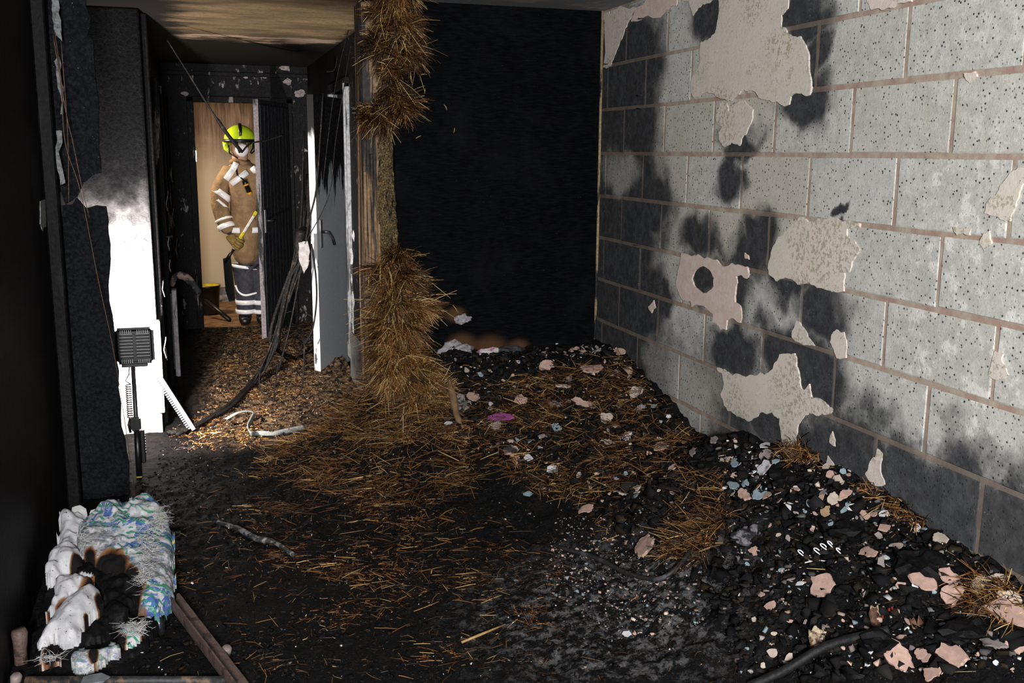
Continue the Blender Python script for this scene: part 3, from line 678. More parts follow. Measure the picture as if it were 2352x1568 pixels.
tag(joinm('plaster_chips', [crumbs(900, ALL, .003, .010, PK[3:], 14, .002), crumbs(650, HEAP, .005, .020, PK, 15, .003), crumbs(420, RIGHT, .005, .022, PK, 16, .003), crumbs(800, ASH, .003, .014, PK[4:] + PK[:3], 17, .002)], M['bits']),
    'tiny pale plaster chips sprinkled through the black rubble', 'plaster chips', None, 'stuff')

# ------------------------------------------------------------------ plaster flakes, each its own thing
def flake_mesh(seed, mat, asp=1.0, jag=False):
    rg = random.Random(seed); k = rg.randint(6, 10); bm = bmesh.new(); base = []; ph = rg.uniform(0, 6)
    for i in range(k):
        a = 2 * math.pi * (i + rg.uniform(-.3, .3)) / k; r = rg.uniform(.34, .60)
        base.append(bm.verts.new((r * math.cos(a), r * math.sin(a) * asp, .05 * math.sin(a * 1 + ph))))
    if jag:
        co_ = ragged([(v.co.x, v.co.y) for v in base], 2, .17, seed); bm.clear(); base = [bm.verts.new((q[0], q[1], .05 * math.sin(3 * q[0] + ph))) for q in co_]
    fc = bm.faces.new(base); r = bmesh.ops.extrude_face_region(bm, geom=[fc])
    for v in r['geom']:
        if isinstance(v, bmesh.types.BMVert): v.co.z += .06; v.co.x *= rg.uniform(.88, 1.0); v.co.y *= rg.uniform(.88, 1.0)
    bmesh.ops.recalc_face_normals(bm, faces=bm.faces[:])
    me = bpy.data.meshes.new('plaster_flake'); bm.to_mesh(me); bm.free(); me.materials.append(mat); return me
def put_flake(p, size, me, yaw, tilt, lift=.0, name='plaster_flake'):
    o = bpy.data.objects.new(name, me); COL.objects.link(o)
    nv = nrml(p[0], p[1], .05); nv = (nv + Vector((random.uniform(-tilt, tilt), random.uniform(-tilt, tilt) - .15, 0))).normalized()
    q = nv.to_track_quat('Z', 'Y') @ Euler((0, 0, yaw)).to_quaternion()
    o.rotation_euler = q.to_euler(); o.scale = (size, size, size)
    o.location = (p[0], p[1], float(hgt(p[0], p[1])) + .006 + size * .04 + lift); return o
BIG = [(1258,846,34,'pink',1,'pink plaster flake near the crest of the heap, left of the largest flake'),
 (1361,854,52,'pink',.6,'long pink plaster flake near the crest of the heap below the black wall'),
 (1425,813,26,'pink',1,'pink plaster flake on the heap next to the corner of block wall'),
 (1446,857,24,'pink',.8,'dusky pink flake lying close to the block wall corner'),
 (1307,875,20,'grey',.9,'greyish pink flake standing in the middle of the upper heap'),
 (1291,893,40,'pale',.35,'narrow pale shard slanting across the upper heap'),
 (1087,918,32,'pink',.9,'pink flake right beside the foot of the fallen straw'),
 (1195,924,34,'pink',.8,'pink flake halfway up the heap right of the fallen straw'),
 (1275,936,48,'grey',.3,'thin greyish slab lying flat across the heap'),
 (1339,934,52,'pink',.45,'wide flat pink slab in the middle of the heap'),
 (1138,985,30,'grey',.6,'grey-pink flake just under the purple piece'),
 (1030,978,20,'white',.7,'small bright white flake at the foot of the straw'),
 (1277,988,26,'blue',.8,'blue-grey paint flake in the middle of the heap'),
 (1393,966,32,'pale',.9,'pale cracked flake above the oval slab'),
 (1420,980,28,'pale',.9,'pale flake between the cracked flake and the blue-white chip'),
 (1436,1010,30,'white',.8,'blue-white chip on the lower heap near the dark lump'),
 (1396,1022,44,'pale',.45,'oval beige slab on the lower part of the heap'),
 (1518,1031,36,'pink',.9,'notched pink flake on the lower right of the heap'),
 (1176,1044,40,'pink',.95,'squarish pink flake at the edge of the straw litter'),
 (1213,1057,22,'white',.9,'bright white chip right of the squarish pink flake'),
 (1269,1084,28,'white',.8,'white and pink chip at the foot of the heap'),
 (1545,1080,24,'pale',.9,'round pale chip left of the black gap'),
 (1591,1049,50,'grey',.3,'long brownish slab pointing at the black gap'),
 (1460,910,38,'pale',.8,'cluster-like pale flake by the straw near the block wall'),
 (1473,943,28,'grey',.9,'greyish flake by the straw under the block wall'),
 (1639,1017,34,'grey',.5,'dusty grey flake at the foot of the star-shaped plaster'),
 (1460,1128,24,'pale',.7,'pale pebble-like chip above the blue oval chip'),
 (1460,1144,26,'blue',.5,'small blue oval chip on the ash in mid floor'),
 (1213,1141,20,'blue',.9,'small blue chip alone on the black floor'),
 (1345,1175,30,'pink',1.2,'upright pink chip on the black floor, mid picture'),
 (1482,1263,80,'pink',.62,'large crumbling pink plaster lump on the ash'),
 (1756,1031,22,'white',1.1,'white square chip under the star-shaped plaster'),
 (1788,1043,26,'pink',.9,'pink chip right under the star-shaped plaster tail'),
 (1758,1052,34,'grey',.8,'grey chip below the white square chip'),
 (1687,1072,34,'blue',.7,'blue-grey chip left of the white and blue chip'),
 (1756,1080,36,'white',.9,'white and blue chip in the cluster by the wall'),
 (1689,1098,24,'pink',1,'small pink chip over the two blue slabs'),
 (1683,1124,42,'blue',.6,'left of two large blue-grey slabs'),
 (1712,1120,32,'blue',.7,'right of two large blue-grey slabs'),
 (1709,1147,58,'pink',.42,'long pink slab below the two blue-grey slabs'),
 (1746,1143,32,'blue',1.3,'upright blue slab beside the long pink slab'),
 (1762,1145,20,'pink',1.3,'small pink chip right of the upright blue slab'),
 (1831,1133,30,'pink',.35,'thin pink sliver standing on the black rubble'),
 (1914,1155,34,'pale',.9,'jagged pale pink flake near the wall foot'),
 (1941,1143,28,'pink',.8,'pink flake leaning near the wall foot'),
 (1894,1183,26,'tan',.9,'tan chip in front of the jagged pale flake'),
 (1861,1165,20,'blue',.9,'small blue chip by the white curl'),
 (1809,1173,17,'white',1,'white crescent-like chip on black rubble'),
 (1955,1175,20,'white',1.2,'narrow white chip by the wall foot'),
 (1989,1192,24,'pink',.9,'pink chip above the dark hollow'),
 (2030,1222,22,'pink',1.2,'pink chip right of the dark hollow'),
 (2162,1247,38,'pale',.7,'cracked pale flake at the bottom edge of the wall'),
 (2061,1263,28,'pale',.9,'pale chip above the long pink brick-like piece'),
 (1996,1281,50,'pink',.6,'long pink piece with a grey end on the rubble'),
 (1733,1271,26,'pink',.8,'pink chip below the round grey lump'),
 (1886,1356,50,'pink',1.3,'upright pink flake on the grey ash, right foreground'),
 (2119,1344,64,'pink',.8,'arched pink flake in the right foreground'),
 (2182,1336,46,'pink',.8,'speckled pink flake right of the arched one'),
 (2190,1378,60,'pink',.8,'pointed pink flake below the speckled one'),
 (2268,1356,68,'pale',.8,'large pale flake at the wall foot, far right'),
 (2322,1388,50,'pale',.9,'pale flake at the right edge above the wide slab'),
 (2312,1420,96,'pink',.42,'wide pink slab at the right edge with straw across'),
 (2056,1515,74,'pink',.62,'large pale pink flake low in the right foreground'),
 (2178,1522,80,'pink',.65,'large pointed pink flake at the bottom right'),
 (2280,1490,46,'grey',.6,'pink and blue leaning flake by the right edge'),
 (2331,1494,52,'pink',.6,'pink flake at the bottom right corner'),
 (2115,1513,32,'pink',1,'ragged pink chip between the two large bottom flakes'),
 (2138,1557,42,'pink',.8,'pink flake cut by the bottom edge, right'),
 (1811,1519,18,'pale',.9,'pale chip alone at the bottom of the rubble'),
 (1440,1462,16,'white',1.6,'small upright white shard on the floor')]
FM = {}
for i, (px, py, s, c, asp, lb) in enumerate(BIG):
    p = onheap(px, py); dist = np.linalg.norm(p - CAMP); size = s / F * dist * 1.1
    o = put_flake(p, size, flake_mesh(300 + i, FL[c], min(asp, 1.3), s > 24), random.uniform(-.4, .4) if asp < .8 else random.uniform(0, 6), .25, .004)
    tag(o, lb, 'plaster lump' if 'lump' in lb else 'plaster flake', 'large plaster flakes')
p = onheap(1151, 967); o = put_flake(p, .13, flake_mesh(77, FL['purple'], .38), 0.05, .1, .008, 'melted_plastic')
tag(o, 'purple melted plastic piece half buried in the heap', 'plastic')
ZN = [('in the pale pile where the heap meets the black wall', [(1225, 797), (1300, 790), (1385, 797), (1375, 815), (1240, 815)], 42, .02, .05),
      ('on the crest of the heap by the black wall', [(1020, 815), (1370, 795), (1460, 840), (1500, 900), (1250, 900), (1050, 860)], 50, .012, .035),
      ('in the straw-mixed middle of the heap', [(1080, 900), (1500, 900), (1600, 1010), (1560, 1140), (1300, 1140), (1130, 1040)], 75, .012, .04),
      ('in the dark rubble along the foot of the block wall', [(1650, 1040), (1840, 1045), (2110, 1215), (2260, 1320), (2050, 1300), (1700, 1200)], 85, .012, .045),
      ('in the dark rubble of the right foreground', [(1700, 1300), (2100, 1310), (2340, 1400), (2340, 1550), (1750, 1550)], 38, .012, .045)]
GEN = {c: [flake_mesh(900 + i, FL[c], random.uniform(.45, 1)) for i in range(6)] for c in ('pink', 'pale', 'blue', 'white', 'grey')}
CNAME = {'pink': 'small pink plaster chip', 'pale': 'small pale plaster chip', 'blue': 'small blue-grey paint chip', 'white': 'small white chip', 'grey': 'small greyish chip'}
for zi, (zn, pts, k, s0, s1) in enumerate(ZN):
    pl_ = world_poly(pts); rng = np.random.default_rng(40 + zi)
    for p in sample(pl_, k, rng):
        c = rng.choice(['pink', 'pale', 'blue', 'white', 'grey'], p=[.34, .26, .15, .07, .18])
        o = put_flake(p, s0 + (s1 - s0) * rng.random() ** 1.8, random.choice(GEN[c]), rng.uniform(0, 6.28), .5, .003, 'plaster_chip')
        tag(o, CNAME[c] + ' ' + zn, 'plaster chip', CNAME[c].replace('small ', '') + 's ' + zn)

# ------------------------------------------------------------------ straw
rng = np.random.default_rng(5)
def scatter(polypx, n, gold, pale, dark, lmin=.03, lmax=.14, up=.25, lift=.012, wmin=.0016, wmax=.0042):
    pl_ = world_poly(polypx) if not isinstance(polypx, np.ndarray) else polypx
    p = sample(pl_, n, rng)
    # gather into tufts
    tc = sample(pl_, max(8, n // 130), rng); j = rng.integers(0, len(tc), n); m = rng.random(n) < .6
    q = tc[j] + rng.normal(0, .05, (n, 2)); m &= inpoly(q, pl_); p = np.where(m[:, None], q, p)
    P = np.stack([p[:, 0], p[:, 1], hgt(p[:, 0], p[:, 1]) + rng.random(n) * lift], -1)
    a = rng.uniform(0, 6.28, n); D = np.stack([np.cos(a), np.sin(a), rng.normal(.05, up, n)], -1)
    L = lmin + (lmax - lmin) * rng.random(n) ** 1.8
    bend = np.stack([rng.normal(0, .012, n), rng.normal(0, .012, n), -rng.random(n) * .015], -1)
    tone = rng.uniform(.35, 1.2, len(tc))[j]; Cc = straw_cols(n, rng, gold, pale, dark) * np.where(m, tone, .7)[:, None]
    return stalks(P, D, L, rng.uniform(wmin, wmax, n), bend, Cc, rng)
SC_ = [scatter([(640,1010),(800,930),(1050,930),(1120,1010),(1100,1130),(900,1170),(700,1130),(600,1080)], 6000, .36, .10, .28),
       scatter([(800,930),(1060,950),(1060,1040),(860,1040),(760,1000)], 3200, .45, .14, .2, .04, .16, .35, .03),
       scatter([(1080,860),(1440,830),(1500,900),(1600,1010),(1560,1110),(1200,1130),(1080,1000)], 5200, .3, .08, .4, .03, .12, .4, .03),
       scatter([(560,1130),(1000,1150),(1200,1200),(1150,1400),(600,1300)], 2000, .2, .05, .5, .02, .10, .1, .006),
       scatter([(1560,1090),(1660,1080),(1680,1200),(1600,1310),(1520,1290)], 1500, .3, .08, .42, .03, .13, .45, .03),
       scatter([(450,1200),(1300,1250),(1300,1540),(560,1540)], 1500, .2, .04, .5, .02, .09, .1, .004),
       scatter([(1790,1030),(1880,1040),(1880,1085),(1800,1075)], 500, .4, .1, .2, .03, .1, .7, .03),
       scatter([(1940,1110),(2010,1120),(2150,1210),(2100,1220)], 400, .4, .1, .2, .02, .07, .5, .02),
       scatter([(2240,1320),(2330,1360),(2330,1480),(2200,1400)], 500, .4, .1, .2, .03, .1, .6, .03),
       scatter(ALL, 2200, .3, .10, .3, .015, .08, .15, .006)]
tag(joinm('loose_straw', SC_, M['straw']), 'brown and golden straw scattered over the rubble and floor', 'straw', None, 'stuff')
COR = np.array([(-.16, 5.75), (.95, 5.5), (.95, 6.8), (.7, 7.2), (.7, 9.3), (.2, 9.3), (.12, 8), (0, 6.6)])
tag(joinm('chopped_straw', [scatter(COR, 5500, .34, .12, .35, .012, .05, .25, .010, .0015, .004), scatter(np.array([(-.2, 5.5), (.3, 5.3), (.3, 6.0), (-.2, 6.0)]), 700, .3, .2, .3, .01, .04, .3, .01, .003, .009), crumbs(5000, COR, .003, .015, [(.16, .10, .058), (.26, .18, .11), (.06, .036, .02), (.014, .012, .011)], 18)], M['straw']),
    'chopped straw and chaff littering the corridor floor', 'straw', None, 'stuff')

def tufts(name, lst, label, seed):
    """lst: (px, py, Y, radius, n, droop, gold, dark, sideways): shaggy tufts of many small bundles bursting out of the wall"""
    rg = np.random.default_rng(seed); parts = []; core = []
    for (px, py, Y, R, n, droop, gold, dark, az) in lst:
        c = PX(px, py, 1, Y); m = max(12, n // 30)
        u = rg.normal(size=(m, 3)); u /= np.linalg.norm(u, axis=1)[:, None]; u[:, 1] = -np.abs(u[:, 1])
        root = c + u * R * rg.uniform(.25, .95, (m, 1)) * np.array([.85, .6, .8])
        md = u * np.array([.8, .55, .45]) + np.array([az * 1.3, -.2, -droop]) + rg.normal(0, .42, (m, 3)); md /= np.linalg.norm(md, axis=1)[:, None]
        tone = np.where(rg.random(m) < dark + .12, rg.uniform(.08, .4, m), rg.uniform(.5, 1.2, m)); ml = R * rg.uniform(.35, 1.0, m)
        j = rg.integers(0, m, int(n * .72)); k = len(j)
        P = root[j] + rg.normal(0, .014, (k, 3)); D = md[j] + rg.normal(0, .24, (k, 3))
        L = ml[j] * rg.uniform(.5, 1.25, k); lg = rg.random(k) < .03; L[lg] *= 1.7
        bend = np.stack([rg.normal(0, .14, k) * L, rg.normal(0, .14, k) * L, -rg.uniform(0, .4, k) * L], -1)
        C = straw_cols(k, rg, gold, .09, dark * .5) * tone[j][:, None]; C[lg] = (.62, .44, .20)
        parts.append(stalks(P, D, L, rg.uniform(.0013, .0042, k), bend, C, rg))
        bm = bmesh.new(); bmesh.ops.create_icosphere(bm, subdivisions=2, radius=1)
        for v in bm.verts: v.co = Vector(c) + Vector((v.co.x * R * .6, v.co.y * R * .4 + .02, v.co.z * R * .6)) * random.uniform(.8, 1.15)
        core.append(([tuple(v.co) for v in bm.verts], [tuple(v.index for v in f.verts) for f in bm.faces])); bm.free()
    o = joinm(name, parts, M['straw']); tag(o, label, 'straw clump', None, 'stuff')
    k = multi('matted_core', core, M['mat'], o); tag(k, None, None, None, 'stuff')
    return o
UP = [(915,-25,5.05,.12,1500,.5,.5,.2,.0),(880,30,5.06,.09,1000,.4,.3,.4,-.2),(930,65,5.04,.10,1500,.4,.33,.35,.15),(866,105,5.08,.08,1000,.2,.2,.55,-.35),(935,118,5.06,.09,1100,.3,.25,.45,.3),(895,165,5.06,.08,900,.5,.25,.4,0),
      (905,215,5.06,.07,700,.3,.2,.5,.15),(850,265,5.08,.08,1000,.0,.16,.5,-.5),(925,245,5.05,.09,1200,.2,.25,.4,.3),(885,272,5.05,.07,700,.5,.22,.5,0)]
tufts('hanging_straw', UP, 'dark reddish straw bursting from the top of the wall end', 31)
LO = [(910,590,5.04,.09,1000,.2,.22,.55,.0),(880,635,5.04,.10,1300,.4,.3,.35,-.1),(930,640,5.0,.10,1500,.1,.33,.35,.3),(895,690,5.0,.11,1800,.2,.42,.25,-.1),(945,705,4.98,.11,1700,.1,.5,.15,.45),(880,755,4.98,.11,1700,.4,.42,.25,-.35),(930,755,4.96,.11,1700,.4,.45,.2,.3),
      (890,815,4.94,.11,1900,.6,.5,.15,-.35),(935,825,4.92,.11,1700,.4,.5,.15,.1),(905,865,4.9,.10,1500,.6,.55,.1,-.2),(970,865,4.86,.10,1500,.2,.55,.1,.45),(1010,900,4.82,.09,1300,.1,.5,.15,.6),(960,925,4.8,.09,1200,.5,.5,.1,0)]
tufts('slumped_straw', LO, 'golden brown straw slumping out of the wall end onto the heap', 32)
# paint shreds hanging on the corridor side of the straw wall
for k, (x, y, s) in enumerate(((815, 540, 12), (812, 590, 20), (835, 575, 14), (848, 570, 14), (815, 690, 22), (835, 680, 16), (850, 730, 14), (862, 870, 22), (810, 640, 12))):
    Y = 5.5 + (880 - x) * .012; p = PX(x, y, 0, CR - .045)
    rg = random.Random(k); m = s / F * p[1] * 1.2
    pts = [(math.cos(a * .7854) * m * rg.uniform(.35, .8), math.sin(a * .7854) * m * rg.uniform(.6, 1.2)) for a in range(8)]
    plate('paint_shred', ragged(pts, 1, .2, k), .002, lambda u, v, d, p=p: (p[0] - .004 - .25 * abs(u) - .3 * abs(v) * .3 + d, p[1] + u * 1.6, p[2] + v), m_plain('shred', (.45, .44, .46), .7, .4, 60), wcr)

wcl = bpy.data.objects['wall_corridor_left']
for k, (x, y, sz) in enumerate(((372, 660, 16), (385, 560, 12), (402, 572, 18), (376, 800, 20), (394, 500, 14), (388, 610, 12), (380, 470, 22), (410, 640, 16), (368, 690, 10), (398, 715, 22), (390, 400, 18))):
    p = PX(x, y, 0, CL + .055); rg = random.Random(k + 60); m = sz / F * p[1]
    pts = [(math.cos(a * .7854) * m * rg.uniform(.3, .7), math.sin(a * .7854) * m * rg.uniform(.6, 1.5)) for a in range(8)]
    plate('paint_shred', ragged(pts, 1, .2, k), .003, lambda u, v, d, p=p: (p[0] + .2 * abs(u) + .25 * abs(v) - d, p[1] + u * 3, p[2] + v), bpy.data.materials['shred'] if k % 2 else m_plain('dark_shred', (.12, .115, .13), .7, .5, 50), wcl)
wce = bpy.data.objects['wall_corridor_end']
for k, (x, y, sz) in enumerate(((655, 157, 24), (662, 188, 20), (690, 215, 26), (442, 140, 16), (425, 215, 16), (430, 165, 12), (608, 178, 10), (565, 178, 10), (700, 345, 14))):
    p = PX(x, y, 1, YE - .004); rg = random.Random(k + 90); m = sz / F * p[1] * .6
    pts = [(math.cos(a * .7854) * m * rg.uniform(.5, 1.1), math.sin(a * .7854) * m * rg.uniform(.3, .6)) for a in range(8)]
    plate('bare_patch', ragged(pts, 2, .2, k), .003, lambda u, v, d, p=p: (p[0] + u, p[1] - .004 + d, p[2] + v), m_plain('bare_plaster', (.24, .21, .21), .8, .4, 40) if k == 0 else bpy.data.materials['bare_plaster'], wce)

# ------------------------------------------------------------------ work light
LX, LY = -.322, 5.12
wl = tag(empty('work_light', (LX - .01, 5.06, .0)), 'black portable LED work light on a pole, seen from behind', 'work light')
hz0, hz1 = .572, .752; hx0, hx1 = LX - .092, LX + .090
hd = box('housing', (hx0, LY - .018, hz0), (hx1, LY + .022, hz1), M['black_plastic'], wl, .018, seg=3)
slot = m_plain('slot_shine', (.30, .31, .32), .4)
for c in range(2):
    for k in range(8):
        x0 = LX - .067 + c * .076; z0 = hz0 + .032 + k * .0155
        keep(box('cooling_fin', (x0, LY - .024, z0), (x0 + .060, LY - .017, z0 + .007), M['black_plastic'], None, .0015), hd)
        keep(box('vent_slot', (x0, LY - .0195, z0 + .0085), (x0 + .060, LY - .0178, z0 + .0115), slot, None, 0), hd)
    for k in range(6):
        x0 = LX - .062 + c * .076 + k * .0095
        for zz in (hz0 + .008, hz1 - .026): keep(box('vent_slot', (x0, LY - .0195, zz), (x0 + .003, LY - .0175, zz + .017), slot, None, 0), hd)
t = NT('led_glass'); t.b.inputs['Emission Color'].default_value = (1, .97, 1, 1); t.b.inputs['Emission Strength'].default_value = 30
box('lens', (hx0 + .02, LY + .022, hz0 + .02), (hx1 - .02, LY + .026, hz1 - .02), t.fin((.9, .9, .9), .3), wl, 0)
box('bracket', (LX - .065, LY - .012, hz0 - .014), (LX + .055, LY + .012, hz0 + .004), M['soot_metal'], wl, .003)
bx = LX - .013
tube('pole', [(bx, LY - .005, hz0 - .01), (bx + .0, 5.09, .30), (bx + .001, 5.06, .03)], [.0105, .0105, .0105], M['soot_metal'], wl, 12)
tube('outer_tube', [(bx, 5.087, .27), (bx + .001, 5.07, .14), (bx + .001, 5.06, .02)], [.014, .015, .015], M['black_plastic'], wl, 12)
box('clamp', (bx - .028, 5.065, .245), (bx + .022, 5.105, .315), M['black_plastic'], wl, .008, seg=2)
tube('clamp_lever', [(bx - .026, 5.08, .31), (bx - .034, 5.07, .28), (bx - .028, 5.075, .24)], .006, M['black_plastic'], wl)
box('folded_leg', (bx + .016, 5.055, .085), (bx + .036, 5.085, .25), M['black_plastic'], wl, .004)
for k in range(7): box('rib', (bx + .034, 5.06, .13 + k * .014), (bx + .040, 5.08, .137 + k * .014), M['black_plastic'], wl, .001)
tube('foot', [(bx, 5.06, .03), (bx, 5.06, .005)], [.013, .016], m_plain('yellow_foot', (.45, .38, .07), .5), wl, 10)
coil = [(bx - .028 + .013 * math.cos(a * .55), LY + .013 * math.sin(a * .55), .47 - .165 * a / 170) for a in range(171)]
tube('coiled_cord', [(LX - .03, LY, hz0 - .01), (LX - .035, LY, .52), (bx - .04, LY, .49)] + coil, .0029, M['black_plastic'], wl, 5)
ll = area('work_light_beam', (LX - .012, LY + .045, .66), (LX + .25, LY + 3, 1.0), .03, .10, 95, (1, .90, .83)); ll.data.spread = math.radians(165)
tag(box('yellow_level', (LX - .085, 4.99, .0), (LX - .055, 5.03, .155), m_plain('dirty_yellow', (.30, .25, .06), .6, .4, 20), bevel=.004), 'dirty yellow strip behind the work light pole', 'strip')

# ------------------------------------------------------------------ cables and strips
def floorpt(px, py, lift=.0): p = onheap(px, py); p[2] += lift; return p
cb = tag(empty('cable_bundle', tuple(PX(640, 800, 1, 7.6))), 'thick bundle of burnt cables hanging down and trailing across the corridor floor', 'cables')
rg = random.Random(4)
for k in range(9):
    j = lambda s: rg.uniform(-s, s)
    top = PX(705 + j(12), 300 + 25 * k, 1, 7.2); knot = PX(696 + j(10), 545 + j(15), 1, 7.05); mid = PX(668 + j(14), 660 + j(8), 1, 7.1); low = PX(628 + j(14), 790 + j(10), 1, 7.0)
    fl = [floorpt(590 + j(5), 880 + j(6), .04), floorpt(530 + j(6), 940 + j(5), .03), floorpt(450 + j(8), 985 + j(4), .02), floorpt(395 + j(14), 1003 + j(4), .02)]
    if k > 4: fl = fl[:1 + k % 3]
    if k > 6: fl = [floorpt(640 + 20 * (k - 6), 830, .02)]
    tube('cable', spline([top, knot, mid, low] + fl, 6), rg.choice([.007, .009, .012]), M['cable'], cb, 6)
tube('cable', spline([PX(742, 215, 1, 6.9), PX(728, 420, 1, 6.9), PX(712, 500, 1, 6.9), PX(694, 600, 1, 6.9), PX(668, 740, 1, 6.9), PX(640, 850, 1, 6.9)], 8), .006, M['cable'], cb, 6)
tube('cable', spline([PX(715, 560, 1, 6.9), PX(725, 630, 1, 6.9), PX(727, 690, 1, 6.9), PX(718, 755, 1, 6.9), PX(700, 790, 1, 6.9)], 8), .006, M['cable'], cb, 6)
for x0, y0, x1, y1, x2, y2 in ((597, 850, 598, 895, 625, 920), (640, 830, 634, 870, 628, 925), (700, 790, 690, 900, 640, 930)):
    tube('cable', spline([PX(x0, y0, 1, 6.6), PX(x1, y1, 1, 6.5), floorpt(x2, y2, .01)], 8), .005, M['cable'], cb, 6)
# tangle at the foot
for k in range(7):
    c = PX(690 + rg.uniform(-22, 22), 770 + rg.uniform(-40, 30), 1, 7.3 + rg.uniform(-.1, .1)); R = rg.uniform(.04, .09)
    tube('cable_loop', [c + np.array([R * math.cos(a * .35 + k), .03 * math.sin(a * .5), R * 1.1 * math.sin(a * .35 + k)]) for a in range(15)], .004, M['cable'], cb, 5)
tube('burnt_wrap', spline([PX(690, 530, 1, 7.0), PX(686, 570, 1, 6.98), PX(700, 600, 1, 6.98), PX(694, 625, 1, 7.0)], 6), [.03] * 6 + [.026] * 6 + [.016] * 7, M['cable'], cb, 8)
pw = m_plain('white_shred', (.28, .27, .27), .7)
plate('insulation_shred', ragged([(-.03, .1), (.03, .11), (.035, -.02), (.0, -.11), (-.02, -.05)], 2, .1, 5), .004, lambda u, v, d: tuple(PX(696, 590, 1, 6.9) + np.array([u, d - .03, v])), pw, cb)
# cable sagging across the doorway view
tag(tube('hanging_cable', spline([PX(384, 92, 1, 6.4), PX(430, 165, 1, 6.5), PX(480, 245, 1, 6.6), PX(520, 305, 1, 6.7), PX(548, 340, 1, 6.75), PX(553, 350, 1, 6.75)], 8), [.004] * 10 + [.006] * 10 + [.012] * 14 + [.014] * 7, M['cable'], None, 6),
    'single burnt cable hanging from the ceiling across the lit doorway', 'cable')
tag(tube('hanging_cable', spline([PX(555, 350, 1, 6.75), PX(575, 330, 1, 6.8), PX(612, 322, 1, 6.9), PX(650, 310, 1, 7.0)], 8), .006, M['cable'], None, 6), 'short sooty cable end reaching right of the firefighter helmet', 'cable')
for k, (pts, Y, lb) in enumerate(((((122, 80), (140, 200), (150, 330), (185, 440), (225, 640), (265, 830), (312, 1140)), 4.66, 'thin reddish wire running down the black panel to the floor'),
                                ((( 126, 75), (150, 250), (168, 330), (186, 420), (205, 500)), 4.67, 'short thin wire hanging beside the blistered upper panel'),
                                (((140, 95), (155, 300), (158, 470)), 4.68, 'thin copper wire along the scorched left frame'))):
    tag(tube('loose_wire', spline([PX(x, y, 1, Y) for x, y in pts], 6), .0016, M['wire'], None, 5), lb, 'wire')
for k, (pts, lb) in enumerate((((( 800, 70), (780, 150), (765, 230), (752, 330), (742, 420)), 'sooty wire looping down above the grey door'), (((808, 95), (790, 200), (770, 330), (755, 450), (700, 560)), 'long sooty wire falling in front of the grey door'), (((775, 130), (768, 160), (750, 165)), 'short curled wire stub under the corridor ceiling'))):
    tag(tube('loose_wire', spline([PX(x, y, 1, 6.5) for x, y in pts], 8), .003, M['cable'], None, 5), lb, 'wire')
# white slotted trunking leaning off the pier
a = PX(362, 852, 1, 5.84); b = PX(448, 985, 1, 5.80); b[2] = max(b[2], .02); a = np.array(a)
tr = tag(empty('slotted_trunking', tuple(b)), 'pale slotted cable trunking leaning against the pier', 'trunking')
ax = (b - a); Lt = np.linalg.norm(ax); ax /= Lt; sd = np.array([ax[2], 0, -ax[0]])
def slat(o0, o1, w0, w1, y0, y1): 
    pts = [];
    for yy in (y0, y1):
        for (l, q) in ((o0, w0), (o1, w0), (o1, w1), (o0, w1)): pts.append(a + ax * l + sd * q + np.array([0, yy, 0]))
    return pts, [(0, 1, 2, 3), (7, 6, 5, 4), (0, 4, 5, 1), (1, 5, 6, 2), (2, 6, 7, 3), (3, 7, 4, 0)]
GT = m_plain('grey_slotted', (.17, .165, .185), .55, .15, 30)
v, f = slat(0, Lt, -.004, .018, -.004, .018); pydata('spine', v, f, GT, tr)
nt = int(Lt / .0135)
for k in range(nt):
    v, f = slat(k * .0135, k * .0135 + .0075, .016, .036, -.004, .004); pydata('finger', v, f, GT, tr)
# bent grey strip on the floor
pts = [PX(519, 962, 1, 5.85), PX(545, 948, 1, 5.9), PX(570, 944, 1, 5.95), PX(583, 950, 1, 5.95), PX(578, 962, 1, 5.85), PX(570, 980, 1, 5.7), PX(577, 996, 1, 5.55)] + [floorpt(590, 1003, .02), floorpt(630, 1003, .02), floorpt(665, 998, .025), floorpt(700, 993, .03)]
tag(tube('plastic_strip', spline(pts, 6), .016, M['grey_trunking'], None, 6, (1, .3)), 'warped pale grey plastic strip curling up from the corridor floor', 'strip')
tag(tube('ashen_stick', spline([floorpt(500, 1207, .015), floorpt(545, 1222, .018), floorpt(590, 1247, .02), floorpt(630, 1255, .02), floorpt(675, 1284, .018)], 6), [.010] * 6 + [.013] * 12 + [.010] * 7, m_char('ashen', (.30, .28, .28), .54, char=(.018, .017, .017), scale=30, stretch=(1, 1, 1)), None, 7), 'ash-grey burnt stick on the black floor in front of the lamp', 'stick')
tag(tube('burnt_hose', spline([floorpt(1285, 1262, .01), floorpt(1370, 1290, .015), floorpt(1440, 1325, .015), floorpt(1505, 1342, .02), floorpt(1550, 1320, .02), floorpt(1590, 1272, .02)], 8), .0085, m_char('hose', (.07, .07, .08), .60, char=(.005, .005, .0055), scale=12, stretch=(1, 1, 1), spec=.6), None, 8), 'curved black hose lying on the ash in mid floor', 'hose')
tag(tube('charred_pole', spline([floorpt(1720, 1590, .02), floorpt(1800, 1562, .03), floorpt(1900, 1520, .05), floorpt(2040, 1470, .03)], 6), .013, m_char('pole_soot', (.05, .05, .055), .58, char=(.004, .004, .0045), scale=10, stretch=(1, 1, 1)), None, 9), 'charred round pole at the bottom right of the rubble', 'pole')
tag(tube('straw_twig', [floorpt(1060, 1480, .008), floorpt(1100, 1466, .012), floorpt(1160, 1440, .010)], [.004, .005, .003], m_plain('twig', (.30, .19, .08), .5), None, 6), 'long golden twig on the black foreground floor', 'twig')
